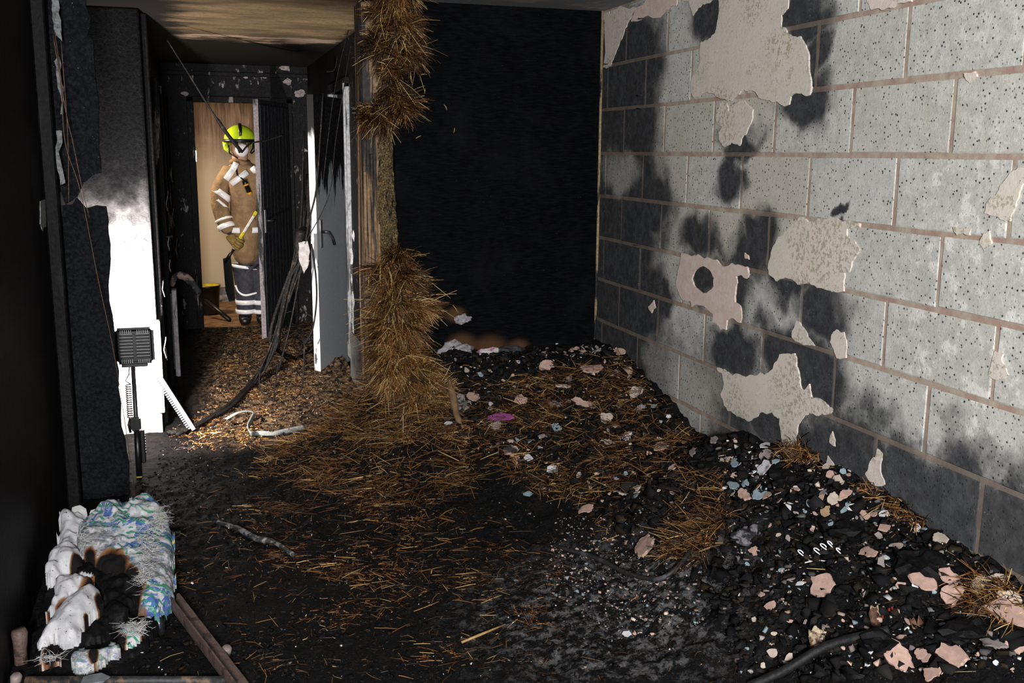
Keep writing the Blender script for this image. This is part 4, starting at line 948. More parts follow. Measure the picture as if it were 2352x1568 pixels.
# white metal curls in the rubble
wc = tag(empty('wire_curls', tuple(floorpt(1860, 1285))), 'shiny white metal curls on the black rubble', 'metal curls')
for k, (x, y, s) in enumerate(((1838, 1288, 9), (1875, 1284, 10), (1890, 1274, 10), (1905, 1268, 8), (1925, 1284, 8))):
    c = floorpt(x, y, .02); R = s / F * c[1]
    tube('curl', [c + np.array([R * math.cos(a * .45), R * .6 * math.sin(a * .45), .012 * math.sin(a * .3) + .004]) for a in range(14)], .0022, m_plain('shiny', (.75, .75, .8), .2, .1) if k == 0 else bpy.data.materials['shiny'], wc, 5)
tube('curl', spline([floorpt(1848, 1300, .012), floorpt(1875, 1296, .014), floorpt(1905, 1298, .012)], 5), .002, bpy.data.materials['shiny'], wc, 5)
# lumps
def lump(name, px, py, s, sq, mat, label, cat, seed, fx=None, lift=0.0):
    p = floorpt(px, py) if fx is None else np.array(PX(px, py, 1, fx)); size = s / F * np.linalg.norm(p - CAMP)
    bm = bmesh.new(); bmesh.ops.create_icosphere(bm, subdivisions=3, radius=.5); rg = random.Random(seed); of = rg.uniform(0, 50)
    from mathutils import noise as mn
    for v in bm.verts:
        d = 1 + .6 * mn.noise(v.co * 3 + Vector((of, 0, 0))) + .35 * mn.noise(v.co * 9 + Vector((0, of, 0))) + rg.uniform(-.06, .06)
        v.co = Vector((v.co.x * sq[0], v.co.y * sq[1], v.co.z * sq[2])) * d * size
    o = bmobj(name, bm, mat); o.location = (p[0], p[1], p[2] + lift); tag(o, label, cat); return o
lump('grey_lump', 1720, 1232, 58, (1, .8, .7), m_char('ashy', (.16, .15, .17), .45, scale=14, stretch=(1, 1, 1)), 'round ash-grey lump in front of the blue slabs', 'lump', 1)
lump('charred_lump', 1060, 935, 46, (1, .8, 1), m_char('pumice', (.22, .20, .18), .5, scale=40, stretch=(1, 1, 1)), 'porous grey-brown clinker lump at the foot of the straw', 'lump', 2)
for k, (x, y, s, lb) in enumerate(((1640, 1075, 85, 'black burnt lump left of the blue chips'), (1440, 985, 60, 'black lump on the lower heap by the pale flakes'), (1810, 1100, 90, 'black lump under the star-shaped plaster'), (1960, 1225, 110, 'large black lump in the dark hollow by the wall'), (2110, 1290, 130, 'wide black charred mass near the wall foot, right'), (2030, 1470, 110, 'black crumpled mass beside the upright scorched paper'), (1280, 830, 80, 'black lump near the crest of the heap'), (2230, 1450, 120, 'black lump under the wide pink slab'))):
    lump('charred_lump', x, y, s * .75, (1.2, .9, .5), M['char'], lb, 'lump', 10 + k)
def m_scorch(n, c): return m_char(n, c, .47, char=(.03, .014, .006), scale=22, stretch=(1, 1, 1))
lp = m_char('pale_rock', (.36, .33, .35), .42, char=(.06, .045, .05), scale=18, stretch=(1, 1, 1))
lump('plaster_lump', 1062, 733, 34, (1.1, .4, .6), lp, 'white plaster lump stuck in a hole in the black wall', 'plaster lump', 31, YB - .01)
lump('plaster_lump', 1042, 806, 64, (1.2, .5, .6), lp, 'grey-white plaster rock at the left crest of the heap', 'plaster lump', 32, YB - .06)
lump('plaster_lump', 1118, 812, 46, (1.2, .4, .55), m_char('pink_rock', (.60, .55, .56), .46, char=(.13, .05, .09), scale=14, stretch=(1, 1, 1)), 'white and magenta plaster rock at the foot of the black wall', 'plaster lump', 33, YB - .05)
lump('plaster_lump', 1170, 806, 50, (1.3, .4, .5), m_char('dark_rock', (.12, .11, .11), .55), 'dark grey rock right of the magenta one', 'plaster lump', 34, YB - .05)
# brown spindle
tag(tube('wooden_spindle', spline([floorpt(1032, 925, .12), floorpt(1040, 950, .09), floorpt(1050, 978, .05), floorpt(1064, 992, .02)], 6), [.010] * 4 + [.019] * 6 + [.016] * 5 + [.008] * 4, m_plain('brown_wood', (.16, .10, .055), .45), None, 9), 'smooth brown turned wood piece leaning in the straw foot', 'wood piece')
# burnt paper
def paper(px, py, wd, ht, lb, seed, tint=(.50, .40, .28), lean=.5):
    p = floorpt(px, py); k = 1 / F * np.linalg.norm(p - CAMP); wd *= k; ht *= k; rg = np.random.default_rng(seed); nn = 12; V = []; Fc = []
    for i in range(nn + 1):
        for j in range(nn + 1):
            u, v = i / nn - .5, j / nn
            n1 = float(fbm(np.array(u * 4 + seed), np.array(v * 4), 3, seed))
            V.append((p[0] + u * wd * (1 + .5 * n1) * (1 - .35 * v) + .03 * n1, p[1] + lean * v * ht + .9 * wd * u * u + .05 * n1, p[2] - .03 + v * ht * .62 * (1 + .8 * n1)))
    for i in range(nn):
        for j in range(nn):
            a = i * (nn + 1) + j; Fc.append((a, a + 1, a + nn + 2, a + nn + 1))
    o = pydata('scorched_paper', V, Fc, m_char('scorched_paper_%s' % lb.split()[0], tint, .46, char=(.035, .016, .008), scale=13, stretch=(1, 1, 1)), None, True)
    s = o.modifiers.new('thickness', 'SOLIDIFY'); s.thickness = .002; tag(o, lb, 'burnt paper'); return o
paper(1905, 1465, 70, 55, 'fanned brown scorched paper in the right foreground rubble', 3)
paper(1790, 1480, 34, 34, 'small tan scorched paper left of the fanned sheets', 4)
paper(2035, 1440, 40, 75, 'upright scorched paper with red print among black rubble', 5, (.55, .42, .27))
paper(2130, 1455, 36, 70, 'curled dark brown paper right of the upright scorched sheet', 6, (.16, .08, .045))
paper(1990, 1448, 50, 20, 'flat tan scorched paper left of the upright sheet', 7)
red = m_plain('red_print', (.13, .01, .008), .6)
for k, (x, y) in enumerate(((2043, 1400), (2028, 1416), (2050, 1396))):
    c = floorpt(2035, 1440); c = PX(x, y, 1, c[1] - .015); pydata('red_print_patch', [c + (-.003, 0, -.004), c + (.003, 0, -.004), c + (.003, .002, .004), c + (-.003, .002, .003)], [(0, 1, 2, 3)], red, [o for o in bpy.data.objects if o.name.startswith('scorched_paper') and 'upright scorched paper' in o.get('label', '')][0])

# ------------------------------------------------------------------ burnt bedding, left foreground
def SP(px, py, lift=0.0):
    a0, b0 = .03 + lift - .20 * 3.05, .20; d = ray(px, py); tt = (a0 - H) / (d[2] - b0 * d[1]); return CAMP + d * tt
def slope(x, y): return .03 + .20 * (y - 3.05)
def fabric(name, poly, lift, puff, fold, mat, label, cat, seed, g=.0052, drop=.05, aniso=(11, 4, .6), burn=None, parent=None, tofloor=False):
    W = np.array([SP(*p)[:2] for p in poly]); lo, hi = W.min(0) - g, W.max(0) + g
    xs = np.arange(lo[0], hi[0], g); ys = np.arange(lo[1], hi[1], g * 1.3); X, Y = np.meshgrid(xs, ys)
    pts = np.stack([X.ravel(), Y.ravel()], -1)
    wob = pts + np.stack([fbm(pts[:, 0] * 22, pts[:, 1] * 22, 3, seed), fbm(pts[:, 0] * 22 + 9, pts[:, 1] * 22, 3, seed + 5)], -1) * .05
    ins = inpoly(wob, W)
    A = W; B = np.roll(W, -1, 0); dmin = np.full(len(pts), 9.)
    for a_, b_ in zip(A, B):
        ab = b_ - a_; u = np.clip(((pts - a_) @ ab) / (ab @ ab), 0, 1); dmin = np.minimum(dmin, np.linalg.norm(pts - a_ - u[:, None] * ab, axis=1))
    dome = np.sqrt(np.clip(1 - (1 - np.clip(dmin / .085, 0, 1)) ** 2, 0, 1))
    ca, sa = math.cos(aniso[2]), math.sin(aniso[2]); U = pts[:, 0] * ca + pts[:, 1] * sa; Vv = -pts[:, 0] * sa + pts[:, 1] * ca
    warp = fbm(U * 5, Vv * 5, 3, seed + 8) * .25
    rid = np.abs(fbm((U + warp) * aniso[0], (Vv + warp) * aniso[1], 3, seed + 2)) * 2
    z = np.maximum(slope(pts[:, 0], pts[:, 1]), .01) + lift + puff * dome + fold * (rid - .3) + fold * .5 * fbm(pts[:, 0] * 45, pts[:, 1] * 45, 2, seed + 4)
    Xn = len(xs); idx = np.arange(len(pts)).reshape(X.shape)
    cell = ins.reshape(X.shape); ok_ = cell[:-1, :-1] & cell[1:, :-1] & cell[:-1, 1:] & cell[1:, 1:]
    Qd = np.stack([idx[:-1, :-1], idx[:-1, 1:], idx[1:, 1:], idx[1:, :-1]], -1)[ok_]
    bm = bmesh.new(); vm = {}
    lay = bm.verts.layers.float_color.new('col')
    bv = np.zeros(len(pts))
    if burn is not None:
        for bx_, by_, br in burn:
            c = SP(bx_, by_, lift + puff * .5)[:2]; rr = SP(bx_ + br, by_, lift + puff * .5)[0] - c[0]
            dd = np.linalg.norm((pts - c) * np.array([1, .62]), axis=1) / rr + fbm(pts[:, 0] * 14, pts[:, 1] * 14, 4, seed + 11) * .9
            bv = np.maximum(bv, np.clip(1.6 - dd, 0, 1))
    for i in np.unique(Qd):
        v = bm.verts.new((pts[i, 0], pts[i, 1], z[i])); v[lay] = (bv[i], 0, 0, 1); vm[i] = v
    for q in Qd: bm.faces.new([vm[i] for i in q])
    be = [e for e in bm.edges if e.is_boundary]; r = bmesh.ops.extrude_edge_only(bm, edges=be)
    for v in r['geom']:
        if isinstance(v, bmesh.types.BMVert): v.co.z = .004 if tofloor else max(.004, v.co.z - drop)
    o = bmobj(name, bm, mat, None, True); tag(o, label, cat); return o
def m_cloth(name, pattern):
    t = NT(name); bv = t.n('ShaderNodeSeparateColor'); t.put(t.attr('col'), bv.inputs[0]); bv = bv.outputs[0]
    g = t.noise(35, 5, .6); c = t.mix(t.ss(g, .3, .7), (.40, .40, .425), (.54, .54, .565))
    if pattern:
        c0 = c
        n1 = t.noise(12, 3, .5, dist=1.5); n2 = t.noise(24, 3, .5, sc3=(1, 1, 1.7), dist=.8); n3 = t.noise(33, 3, .55, dist=1)
        wv = t.n('ShaderNodeTexWave', bands_direction='DIAGONAL'); t.put(t.co(), wv.inputs[0]); wv.inputs['Scale'].default_value = 15; wv.inputs['Distortion'].default_value = 9; wv.inputs['Detail Scale'].default_value = 1.2
        c = t.mix(t.ss(n1, .50, .55), c, (.06, .12, .34)); c = t.mix(t.ma('MULTIPLY', t.ss(wv.outputs['Fac'], .62, .68), t.ss(n2, .42, .48)), c, (.04, .22, .14))
        c = t.mix(t.ma('MULTIPLY', t.ss(n3, .56, .62), .6), c, (.30, .35, .42)); c = t.mix(t.ss(t.noise(26, 2, .5), .68, .70), c, (.50, .46, .14))
    if pattern: c = t.mix(t.ma('MULTIPLY', t.ss(t.noise(5, 4, .6), .44, .58), .85), c, t.mix(t.ss(t.noise(55, 5, .7), .42, .6), (.17, .17, .175), c0))
    sp = t.ss(t.noise(70, 5, .75), .61, .65); c = t.mix(sp, c, (.02, .018, .017))
    c = t.mix(t.ss(bv, .10, .30), c, (.20, .10, .045)); c = t.mix(t.ss(bv, .28, .42), c, (.09, .035, .014)); c = t.mix(t.ss(bv, .40, .54), c, (.006, .005, .005))
    t.bump(t.noise(160, 3, .6), .15, .002); return t.fin(c, .85, .15)
CW, CP = m_cloth('white_cotton', False), m_cloth('patterned_cotton', True)
fabric('charred_bedding', [(75,1500),(70,1440),(95,1330),(120,1230),(150,1190),(250,1168),(340,1160),(395,1230),(402,1370),(360,1420),(330,1470),(290,1500),(200,1545),(100,1545)], -.03, .02, .03, M['char'], 'black charred bedding underneath the white and patterned cloth', 'bedding', 50, .012, tofloor=True)
fabric('patterned_duvet', [(207,1195),(251,1170),(278,1166),(300,1175),(330,1158),(357,1170),(385,1197),(398,1249),(398,1293),(401,1366),(387,1383),(363,1413),(322,1413),(306,1386),(278,1358),(235,1342),(196,1304),(175,1271),(177,1222)], .0, .08, .055, CP, 'blue and green patterned duvet, burnt through in the middle', 'duvet', 51, burn=((245, 1318, 36), (292, 1352, 32), (195, 1292, 20), (320, 1402, 18)))
fabric('white_sheet', [(134,1211),(150,1193),(202,1189),(207,1197),(180,1260),(196,1309),(164,1320),(115,1338),(98,1326),(104,1301),(120,1271),(136,1263)], .0, .06, .055, CW, 'crumpled white sheet on the left of the patterned duvet', 'sheet', 52, burn=((185, 1295, 18),))
fabric('white_sheet', [(123,1342),(177,1328),(221,1342),(190,1365),(142,1392),(105,1438),(98,1425),(120,1380)], .0, .05, .05, CW, 'scorched white sheet folds right above the white pillow', 'sheet', 53, burn=((215, 1350, 26), (150, 1385, 16), (120, 1420, 14)))
fabric('white_pillow', [(85,1478),(123,1418),(165,1385),(213,1356),(235,1372),(237,1386),(229,1410),(205,1440),(186,1459),(180,1481),(158,1489),(115,1478),(90,1488)], .0, .07, .032, CW, 'white pillow with a burnt brown edge, left foreground', 'pillow', 54, aniso=(5, 3, .9), burn=((240, 1372, 16), (237, 1412, 14), (190, 1478, 14), (110, 1482, 11), (122, 1456, 4), (200, 1417, 5)))
fabric('charred_fold', [(183,1293),(251,1287),(278,1304),(322,1347),(295,1413),(251,1454),(191,1489),(180,1484),(186,1462),(235,1413),(243,1377),(224,1342),(169,1326)], .005, .025, .05, M['char'], 'black burnt fold lying between pillow and patterned duvet', 'bedding', 55, aniso=(14, 3, 1.0))
fabric('torn_strip', [(153,1538),(164,1508),(205,1500),(240,1492),(273,1476),(287,1495),(251,1511),(205,1533),(169,1549)], .0, .035, .03, CP, 'torn strip of green and blue patterned cloth below the pillow', 'cloth', 56, burn=((215, 1505, 10),))
fabric('cloth_scrap', [(263,1455),(300,1420),(325,1425),(335,1455),(290,1480),(262,1478)], -.01, .02, .03, CP, 'small frayed patterned cloth scrap right of the black fold', 'cloth', 57, drop=.02, burn=((270, 1470, 14), (330, 1440, 14)))
fabric('cloth_scrap', [(80,1528),(95,1492),(136,1492),(140,1517),(110,1525)], .0, .03, .03, CW, 'frayed white cloth corner under the pillow', 'cloth', 58, drop=.015, burn=((120, 1490, 18), (85, 1520, 6)))
# frayed threads
n = 2600; rgt = np.random.default_rng(77); thr = []
for cx_, cy_, rx, ry, k in ((340, 1265, 18, 60, 420), (368, 1195, 16, 24, 200), (188, 1235, 7, 22, 90), (310, 1445, 24, 14, 160), (120, 1512, 20, 8, 60), (328, 1330, 10, 14, 90)):
    pp = np.array([SP(cx_ + rgt.normal() * rx * .6, cy_ + rgt.normal() * ry * .6, .10) for _ in range(k)])
    D = rgt.normal(size=(k, 3)) * (1, .8, .3)
    thr.append(stalks(pp + (0, 0, .004), D, rgt.uniform(.008, .032, k), np.full(k, .0014), rgt.normal(0, .014, (k, 3)) * (1, 1, .4), np.full((k, 3), .62) * rgt.uniform(.5, 1.1, (k, 1)), rgt))
tag(joinm('frayed_threads', thr, M['bits']), 'tangled white frayed threads over the patterned duvet', 'threads', None, 'stuff')
pg = m_plain('pale_card', (.34, .35, .34), .7)
for k, (x, y, s, lb) in enumerate(((178, 1184, 36, 'grey card scrap standing behind the white sheet'), (214, 1184, 18, 'small upright card piece left of the duvet top'), (233, 1175, 22, 'folded grey card piece behind the patterned duvet'))):
    p = SP(x, y, .04); m = s / F * p[1]
    tag(plate('card_scrap', ragged([(-.5 * m, -.4 * m), (.5 * m, -.4 * m), (.45 * m, .2 * m), (.1 * m, .45 * m), (-.35 * m, .35 * m)], 1, .1, k), .004, lambda u, v, d, p=p: (p[0] + u, p[1] + .03 + d + .3 * v, p[2] + v), pg), lb, 'card')

# bed frame: rusty rails and capped tubes
bf = tag(empty('bed_frame', tuple(PX(45, 1565, 2, 0))), 'rusty collapsed metal bed frame in the bottom left corner', 'bed frame')
a = PX(392, 1368, 2, .07); b = PX(560, 1590, 2, .03)
v = (b - a) / np.linalg.norm(b - a); s = np.array([v[1], -v[0], 0])
ang = []
for o0, o1, z0, z1 in ((-.030, .026, -.004, .003), (.020, .026, .0, .038)):
    pts = [];
    for P_ in (a, b):
        pts += [P_ + s * o0 + (0, 0, z0), P_ + s * o1 + (0, 0, z0), P_ + s * o1 + (0, 0, z1), P_ + s * o0 + (0, 0, z1)]
    ang.append((pts, [(0, 1, 2, 3), (7, 6, 5, 4), (0, 4, 5, 1), (1, 5, 6, 2), (2, 6, 7, 3), (3, 7, 4, 0)]))
multi('side_rail', ang, M['rust'], bf, False)
a = PX(60, 1562, 2, .03); b = PX(520, 1562, 2, .03)
tube('cross_rail', [a, (a + b) / 2, b], .013, m_char('soot_rail', (.16, .10, .06), .55, scale=10, stretch=(1, 1, 1), spec=.6), bf, 10)
c = PX(48, 1510, 1, 3.22); post = tube('corner_post', [(c[0], c[1], -.0), (c[0], c[1], .06), (c[0] + .002, c[1], .085), (c[0] + .002, c[1], .118), (c[0], c[1], .13)], [.020, .019, .021, .024, .020], M['rust'], bf, 14)
for px_, py_ in ((38, 1560), (524, 1560)):
    c = PX(px_, py_, 1, 3.1); c[2] = max(c[2], .03)
    tube('end_cap', [c + (-.004, .0, -.02), c + (0, 0, .006), c + (0, -.002, .012)], [.015, .017, .012], m_plain('capgrey', (.20, .16, .15), .45), bf, 12)
p = PX(215, 1558, 2, .06); tag(plate('card_scrap', ragged([(-.035, -.02), (.03, -.025), (.045, .0), (.02, .03), (-.03, .02)], 1, .1, 9), .003, lambda u, v, d: (p[0] + u, p[1] + v, .06 - d), m_plain('greyscrap', (.16, .17, .19), .6)), 'grey scrap lying on the front bed rail', 'card')

# ------------------------------------------------------------------ corridor left: standing strip, bracket, pipe
sx = CL + .07
b = PX(413, 890, 0, sx); tpt = PX(402, 655, 0, sx)
ws = tag(empty('door_lining', (sx, b[1], b[2])), 'scorched white upright strip torn from the corridor left wall', 'door lining')
box('strip', (sx - .02, b[1] - .05, b[2]), (sx + .012, b[1] + .05, tpt[2]), m_char('white_scorched', (.46, .43, .47), .36, scale=6, stretch=(2, 2, .4)), ws, .004)
box('green_edge', (sx - .03, b[1] - .07, b[2] + .15), (sx - .02, b[1] - .04, tpt[2] - .02), m_plain('green_metal', (.07, .10, .09), .5), ws, .002)
tube('pipe_stub', spline([(sx - .0, b[1] + .02, b[2] + .03), (sx - .0, b[1] + .02, b[2] - .06), (sx - .01, b[1] - .02, b[2] - .12), (sx - .05, b[1] - .04, b[2] - .13)], 5), .013, M['grey_trunking'], ws, 9)
c = PX(403, 645, 0, sx)
br = tag(tube('peeled_bracket', spline([c + (-.03, 0, -.04), c + (.0, 0, .03), c + (.06, 0, .035), c + (.12, 0, -.02), c + (.165, 0, -.10)], 6), [.022] * 8 + [.03] * 10 + [.026] * 7, m_char('bracket', (.33, .22, .19), .52, scale=16, stretch=(1, 1, 1)), None, 9, (1, .45)), 'charred curled bracket jutting from the corridor left wall', 'bracket')

# ------------------------------------------------------------------ far room: bucket, bar
c = PX(478, 722, 2, .0); e = tag(empty('bucket', tuple(c)), 'black bucket with a yellow inside beyond the doorway', 'bucket')
seg = 24; V = []; Fc = []
for r_, z_ in ((.098, 0), (.105, .02), (.125, .29), (.131, .29), (.131, .275)): V += [(c[0] + r_ * math.cos(6.2832 * k / seg), c[1] + r_ * math.sin(6.2832 * k / seg), z_ + .005) for k in range(seg)]
for i in range(4):
    for k in range(seg): Fc.append((i * seg + k, i * seg + (k + 1) % seg, (i + 1) * seg + (k + 1) % seg, (i + 1) * seg + k))
Fc.append(tuple(range(seg - 1, -1, -1))); pydata('shell', V, Fc, M['black_plastic'], e, True)
V = []; Fc = []
for r_, z_ in ((.121, .286), (.110, .2), (.094, .05)): V += [(c[0] + r_ * math.cos(6.2832 * k / seg), c[1] + r_ * math.sin(6.2832 * k / seg), z_ + .008) for k in range(seg)]
for i in range(2):
    for k in range(seg): Fc.append((i * seg + k, i * seg + (k + 1) % seg, (i + 1) * seg + (k + 1) % seg, (i + 1) * seg + k))
Fc.append(tuple(2 * seg + k for k in range(seg))); o = pydata('inside', V, Fc, m_plain('yellow_plastic', (.65, .50, .02), .4, .1), e, True)
a = PX(472, 690, 1, 10.0); b = PX(528, 735, 1, 9.75); tag(tube('charred_bar', [a, (a + b) / 2, b], .022, M['black_plastic'], None, 6), 'black bar leaning on the floor beside the bucket', 'bar')
lump('rag', 490, 690, 50, (1.6, .6, .5), m_plain('greyrag', (.28, .26, .25), .8, .4, 12), 'crumpled grey rag on the floor by the far wall', 'rag', 61, 11.15)

# ------------------------------------------------------------------ firefighter
PY = 9.62
def J(px, py, dy=0.0): p = PX(px, py, 1, PY + dy); return Vector(p)
def skin(name, nodes, edges, mat, parent, root=0, sub=2):
    me = bpy.data.meshes.new(name); me.from_pydata([tuple(nd[0]) for nd in nodes], edges, []); me.update()
    o = bpy.data.objects.new(name, me); COL.objects.link(o); me.materials.append(mat)
    sm = o.modifiers.new('skin', 'SKIN'); sm.use_smooth_shade = True
    for i, nd in enumerate(nodes):
        sv = me.skin_vertices[0].data[i]; sv.radius = nd[1] if isinstance(nd[1], tuple) else (nd[1], nd[1]); sv.use_root = (i == root)
    ss_ = o.modifiers.new('subdivision', 'SUBSURF'); ss_.levels = sub; ss_.render_levels = sub
    if parent is not None: keep(o, parent)
    return o
t = NT('skin_and_underlayer'); skinm = t.fin(t.mix(t.ss(t.xyz()[2], 1.44, 1.46), (.04, .04, .05), (.42, .25, .19)), .6)
t = NT('fire_kit'); g = t.noise(16, 5, .6); c = t.mix(t.ss(g, .35, .7), (.20, .125, .065), (.30, .195, .105)); t.bump(t.noise(9, 4, .6), .6, .03); KIT = t.fin(c, .8, .2)
dark = m_plain('kit_dark', (.045, .045, .06), .8, .3, 25)
yel = m_plain('helmet_yellow', (.52, .72, .02), .22, .08, 10, .6)
t = NT('reflective_tape'); KR = t.fin((.93, .93, .95), .22, .8); 
neck, chest, waist, hip = J(551, 378), J(560, 420), J(563, 510), J(565, 575)
body = [(hip, (.11, .085)), (waist, (.14, .10)), (chest, (.16, .11)), (neck, .06), (J(551, 345, -.02), (.075, .085)), (J(551, 310, -.02), (.075, .09)),
        (J(517, 400), .07), (J(504, 475, -.03), .055), (J(530, 540, -.10), .042), (J(610, 400), .07), (J(625, 480), .055), (J(615, 545, -.06), .042),
        (J(562, 600), .065), (J(566, 665), .06), (J(563, 738, .02), .05), (J(592, 600), .065), (J(600, 665), .065), (J(605, 738, .02), .05)]
E_ = [(0, 1), (1, 2), (2, 3), (3, 4), (4, 5), (2, 6), (6, 7), (7, 8), (2, 9), (9, 10), (10, 11), (0, 12), (12, 13), (13, 14), (0, 15), (15, 16), (16, 17)]
pers = skin('person', body, E_, skinm, None)
tag(pers, 'firefighter in tan kit and yellow-green helmet standing in the far doorway', 'person')
tun = [(J(567, 613), (.155, .135)), (J(565, 555), (.165, .14)), (waist, (.18, .145)), (J(562, 460), (.19, .15)), (chest, (.20, .15)), (J(556, 385), (.12, .11)), (J(551, 366), (.075, .08)),
       (J(519, 396), .095), (J(505, 430, -.01), .09), (J(504, 475, -.03), .085), (J(516, 510, -.07), .078), (J(529, 538, -.10), .068),
       (J(606, 398), .095), (J(620, 470), .085), (J(614, 535, -.05), .068)]
skin('tunic', tun, [(0, 1), (1, 2), (2, 3), (3, 4), (4, 5), (5, 6), (4, 7), (7, 8), (8, 9), (9, 10), (10, 11), (4, 12), (12, 13), (13, 14)], KIT, pers, 2)
skin('trousers', [(J(570, 575), (.16, .13)), (J(561, 612), .125), (J(566, 665), .10), (J(565, 700), .092), (J(564, 728, .01), .088), (J(597, 612), .125), (J(600, 665), .10), (J(604, 728, .01), .088)], [(0, 1), (1, 2), (2, 3), (3, 4), (0, 5), (5, 6), (6, 7)], dark, pers)
for cx_ in (564, 604):
    f0 = J(cx_, 730, .02); f0.z = 0
    skin('boot', [(f0 + Vector((0, .02, .10)), .07), (f0 + Vector((0, .01, .05)), .065), (f0 + Vector((-.01, -.10, .045)), (.06, .045)), (f0 + Vector((-.015, -.17, .04)), (.05, .04))], [(0, 1), (1, 2), (2, 3)], M['black_plastic'], pers)
def band(cen, rad, ax, h, mat, name='reflective_band', seg=24, ry=None):
    ax = Vector(ax).normalized(); u = ax.cross(Vector((0, 1, 0))).normalized(); v = ax.cross(u); V = []; Fc = []
    for k in range(seg):
        a = 2 * math.pi * k / seg; d = u * math.cos(a) * rad + v * math.sin(a) * (ry or rad)
        for hh, rr in ((-h / 2, 1), (h / 2, 1), (h / 2, .94), (-h / 2, .94)): V.append(Vector(cen) + d * rr + ax * hh)
    for k in range(seg):
        n_ = (k + 1) % seg
        for i in range(4): Fc.append((k * 4 + i, n_ * 4 + i, n_ * 4 + (i + 1) % 4, k * 4 + (i + 1) % 4))
    return pydata(name, V, Fc, mat, pers, True)
arm = (J(504, 475, -.03) - J(519, 396)); fore = J(529, 538, -.10) - J(504, 475, -.03)
band(J(509, 446, -.015), .094, arm + Vector((-.16, 0, 0)), .055, KR); band(J(507, 466, -.02), .092, arm + Vector((-.20, 0, 0)), .022, KR)
band(J(515, 505, -.065), .084, fore, .020, KR); band(J(520, 520, -.08), .080, fore, .045, KR)
band(J(565, 526), .192, (0, 0, 1), .050, KR, ry=.158)
band(J(568, 611), .160, (.12, 0, 1), .026, KR, ry=.140)
for x in (565, 604):
    band(J(x, 692), .099, (0, 0, 1), .042, KR); band(J(x, 713), .096, (0, 0, 1), .038, KR)
# knee stripe curve
tube('knee_stripe', spline([J(541, 655, -.10), J(548, 670, -.11), J(564, 678, -.12), J(590, 672, -.11)], 6), .010, KR, pers, 6, (1, .5))
# chest tape, sloping
for (x0, y0), (x1, y1) in (((531, 422), (568, 395)), ((519, 412), (535, 390)), ((535, 390), (543, 374)), ((579, 384), (588, 396))):
    a_, b_ = J(x0, y0, -.165), J(x1, y1, -.165); tube('chest_tape', [a_, (a_ + b_) / 2 + Vector((0, -.008, 0)), b_], .030, KR, pers, 6, (.45, 1))
# collar
tube('collar', [J(551, 372) + Vector((.075 * math.cos(a), .075 * math.sin(a) - .01, .01 * math.sin(2 * a))) for a in np.linspace(0, 6.2832, 20)], .022, KIT, pers, 8)
# helmet: shell, brim, ridge, visor strip
hc = J(551, 318, -.02); V = []; Fc = []; ns, nr = 28, 10
for i in range(nr + 1):
    ph = (math.pi / 2) * i / nr; 
    for k in range(ns):
        a = 2 * math.pi * k / ns; x = math.cos(a) * math.cos(ph); y = math.sin(a) * math.cos(ph); z = math.sin(ph)
        dz = -.045 * (1 if i == 0 else 0) * (.35 if y < -.25 else 1.3)
        V.append(hc + Vector((x * .140, y * .165, z * .135 - .012 + dz)))
for i in range(nr):
    for k in range(ns): Fc.append((i * ns + k, i * ns + (k + 1) % ns, (i + 1) * ns + (k + 1) % ns, (i + 1) * ns + k))
hel = pydata('helmet', V, Fc, yel, pers, True); hs = hel.modifiers.new('thick', 'SOLIDIFY'); hs.thickness = .008
o = tube('helmet_ridge', [hc + Vector((0, -.155, .02)), hc + Vector((0, -.13, .085)), hc + Vector((0, -.06, .128)), hc + Vector((0, .05, .13))], .016, M['black_plastic'], None, 6, (1.0, .5)); keep(o, hel)
o = tube('visor_band', [hc + Vector((.142 * math.cos(a), .167 * math.sin(a), -.022)) for a in np.linspace(math.pi, 2 * math.pi, 18)], .017, M['black_plastic'], None, 6, (.5, 1)); keep(o, hel)
for s_ in (-1, 1):
    o = tube('ear_guard', [hc + Vector((s_ * .132, .0, -.03)), hc + Vector((s_ * .125, -.01, -.09)), hc + Vector((s_ * .09, -.03, -.13))], [.024, .022, .012], yel if s_ < 0 else M['black_plastic'], None, 8); keep(o, hel)
tube('chin_strap', [hc + Vector((-.105, -.05, -.06)), hc + Vector((-.10, -.07, -.13)), hc + Vector((-.03, -.10, -.175))], .007, M['black_plastic'], pers, 6)
# face: eyes and nose above the mask
for s_ in (-1, 1):
    bm = bmesh.new(); bmesh.ops.create_uvsphere(bm, u_segments=10, v_segments=6, radius=.012)
    for v in bm.verts: v.co += hc + Vector((s_ * .032, -.098, -.042))
    bmobj('eye', bm, M['black_plastic'], pers, True)
    tube('eyebrow', [hc + Vector((s_ * .015, -.104, -.026)), hc + Vector((s_ * .05, -.092, -.028))], .005, m_plain('brow', (.06, .035, .02)), pers, 5)
# dust mask
bm = bmesh.new(); bmesh.ops.create_uvsphere(bm, u_segments=18, v_segments=12, radius=1)
for v in bm.verts:
    x, y, z = v.co; v.co = hc + Vector((.012 + x * .062 * (1 - .25 * max(0, -z)), -.075 + y * .062 - .012 * max(0, z), -.105 + z * .062))
mk = bmobj('dust_mask', bm, m_plain('mask_white', (.80, .76, .80), .7, .05), pers, True)
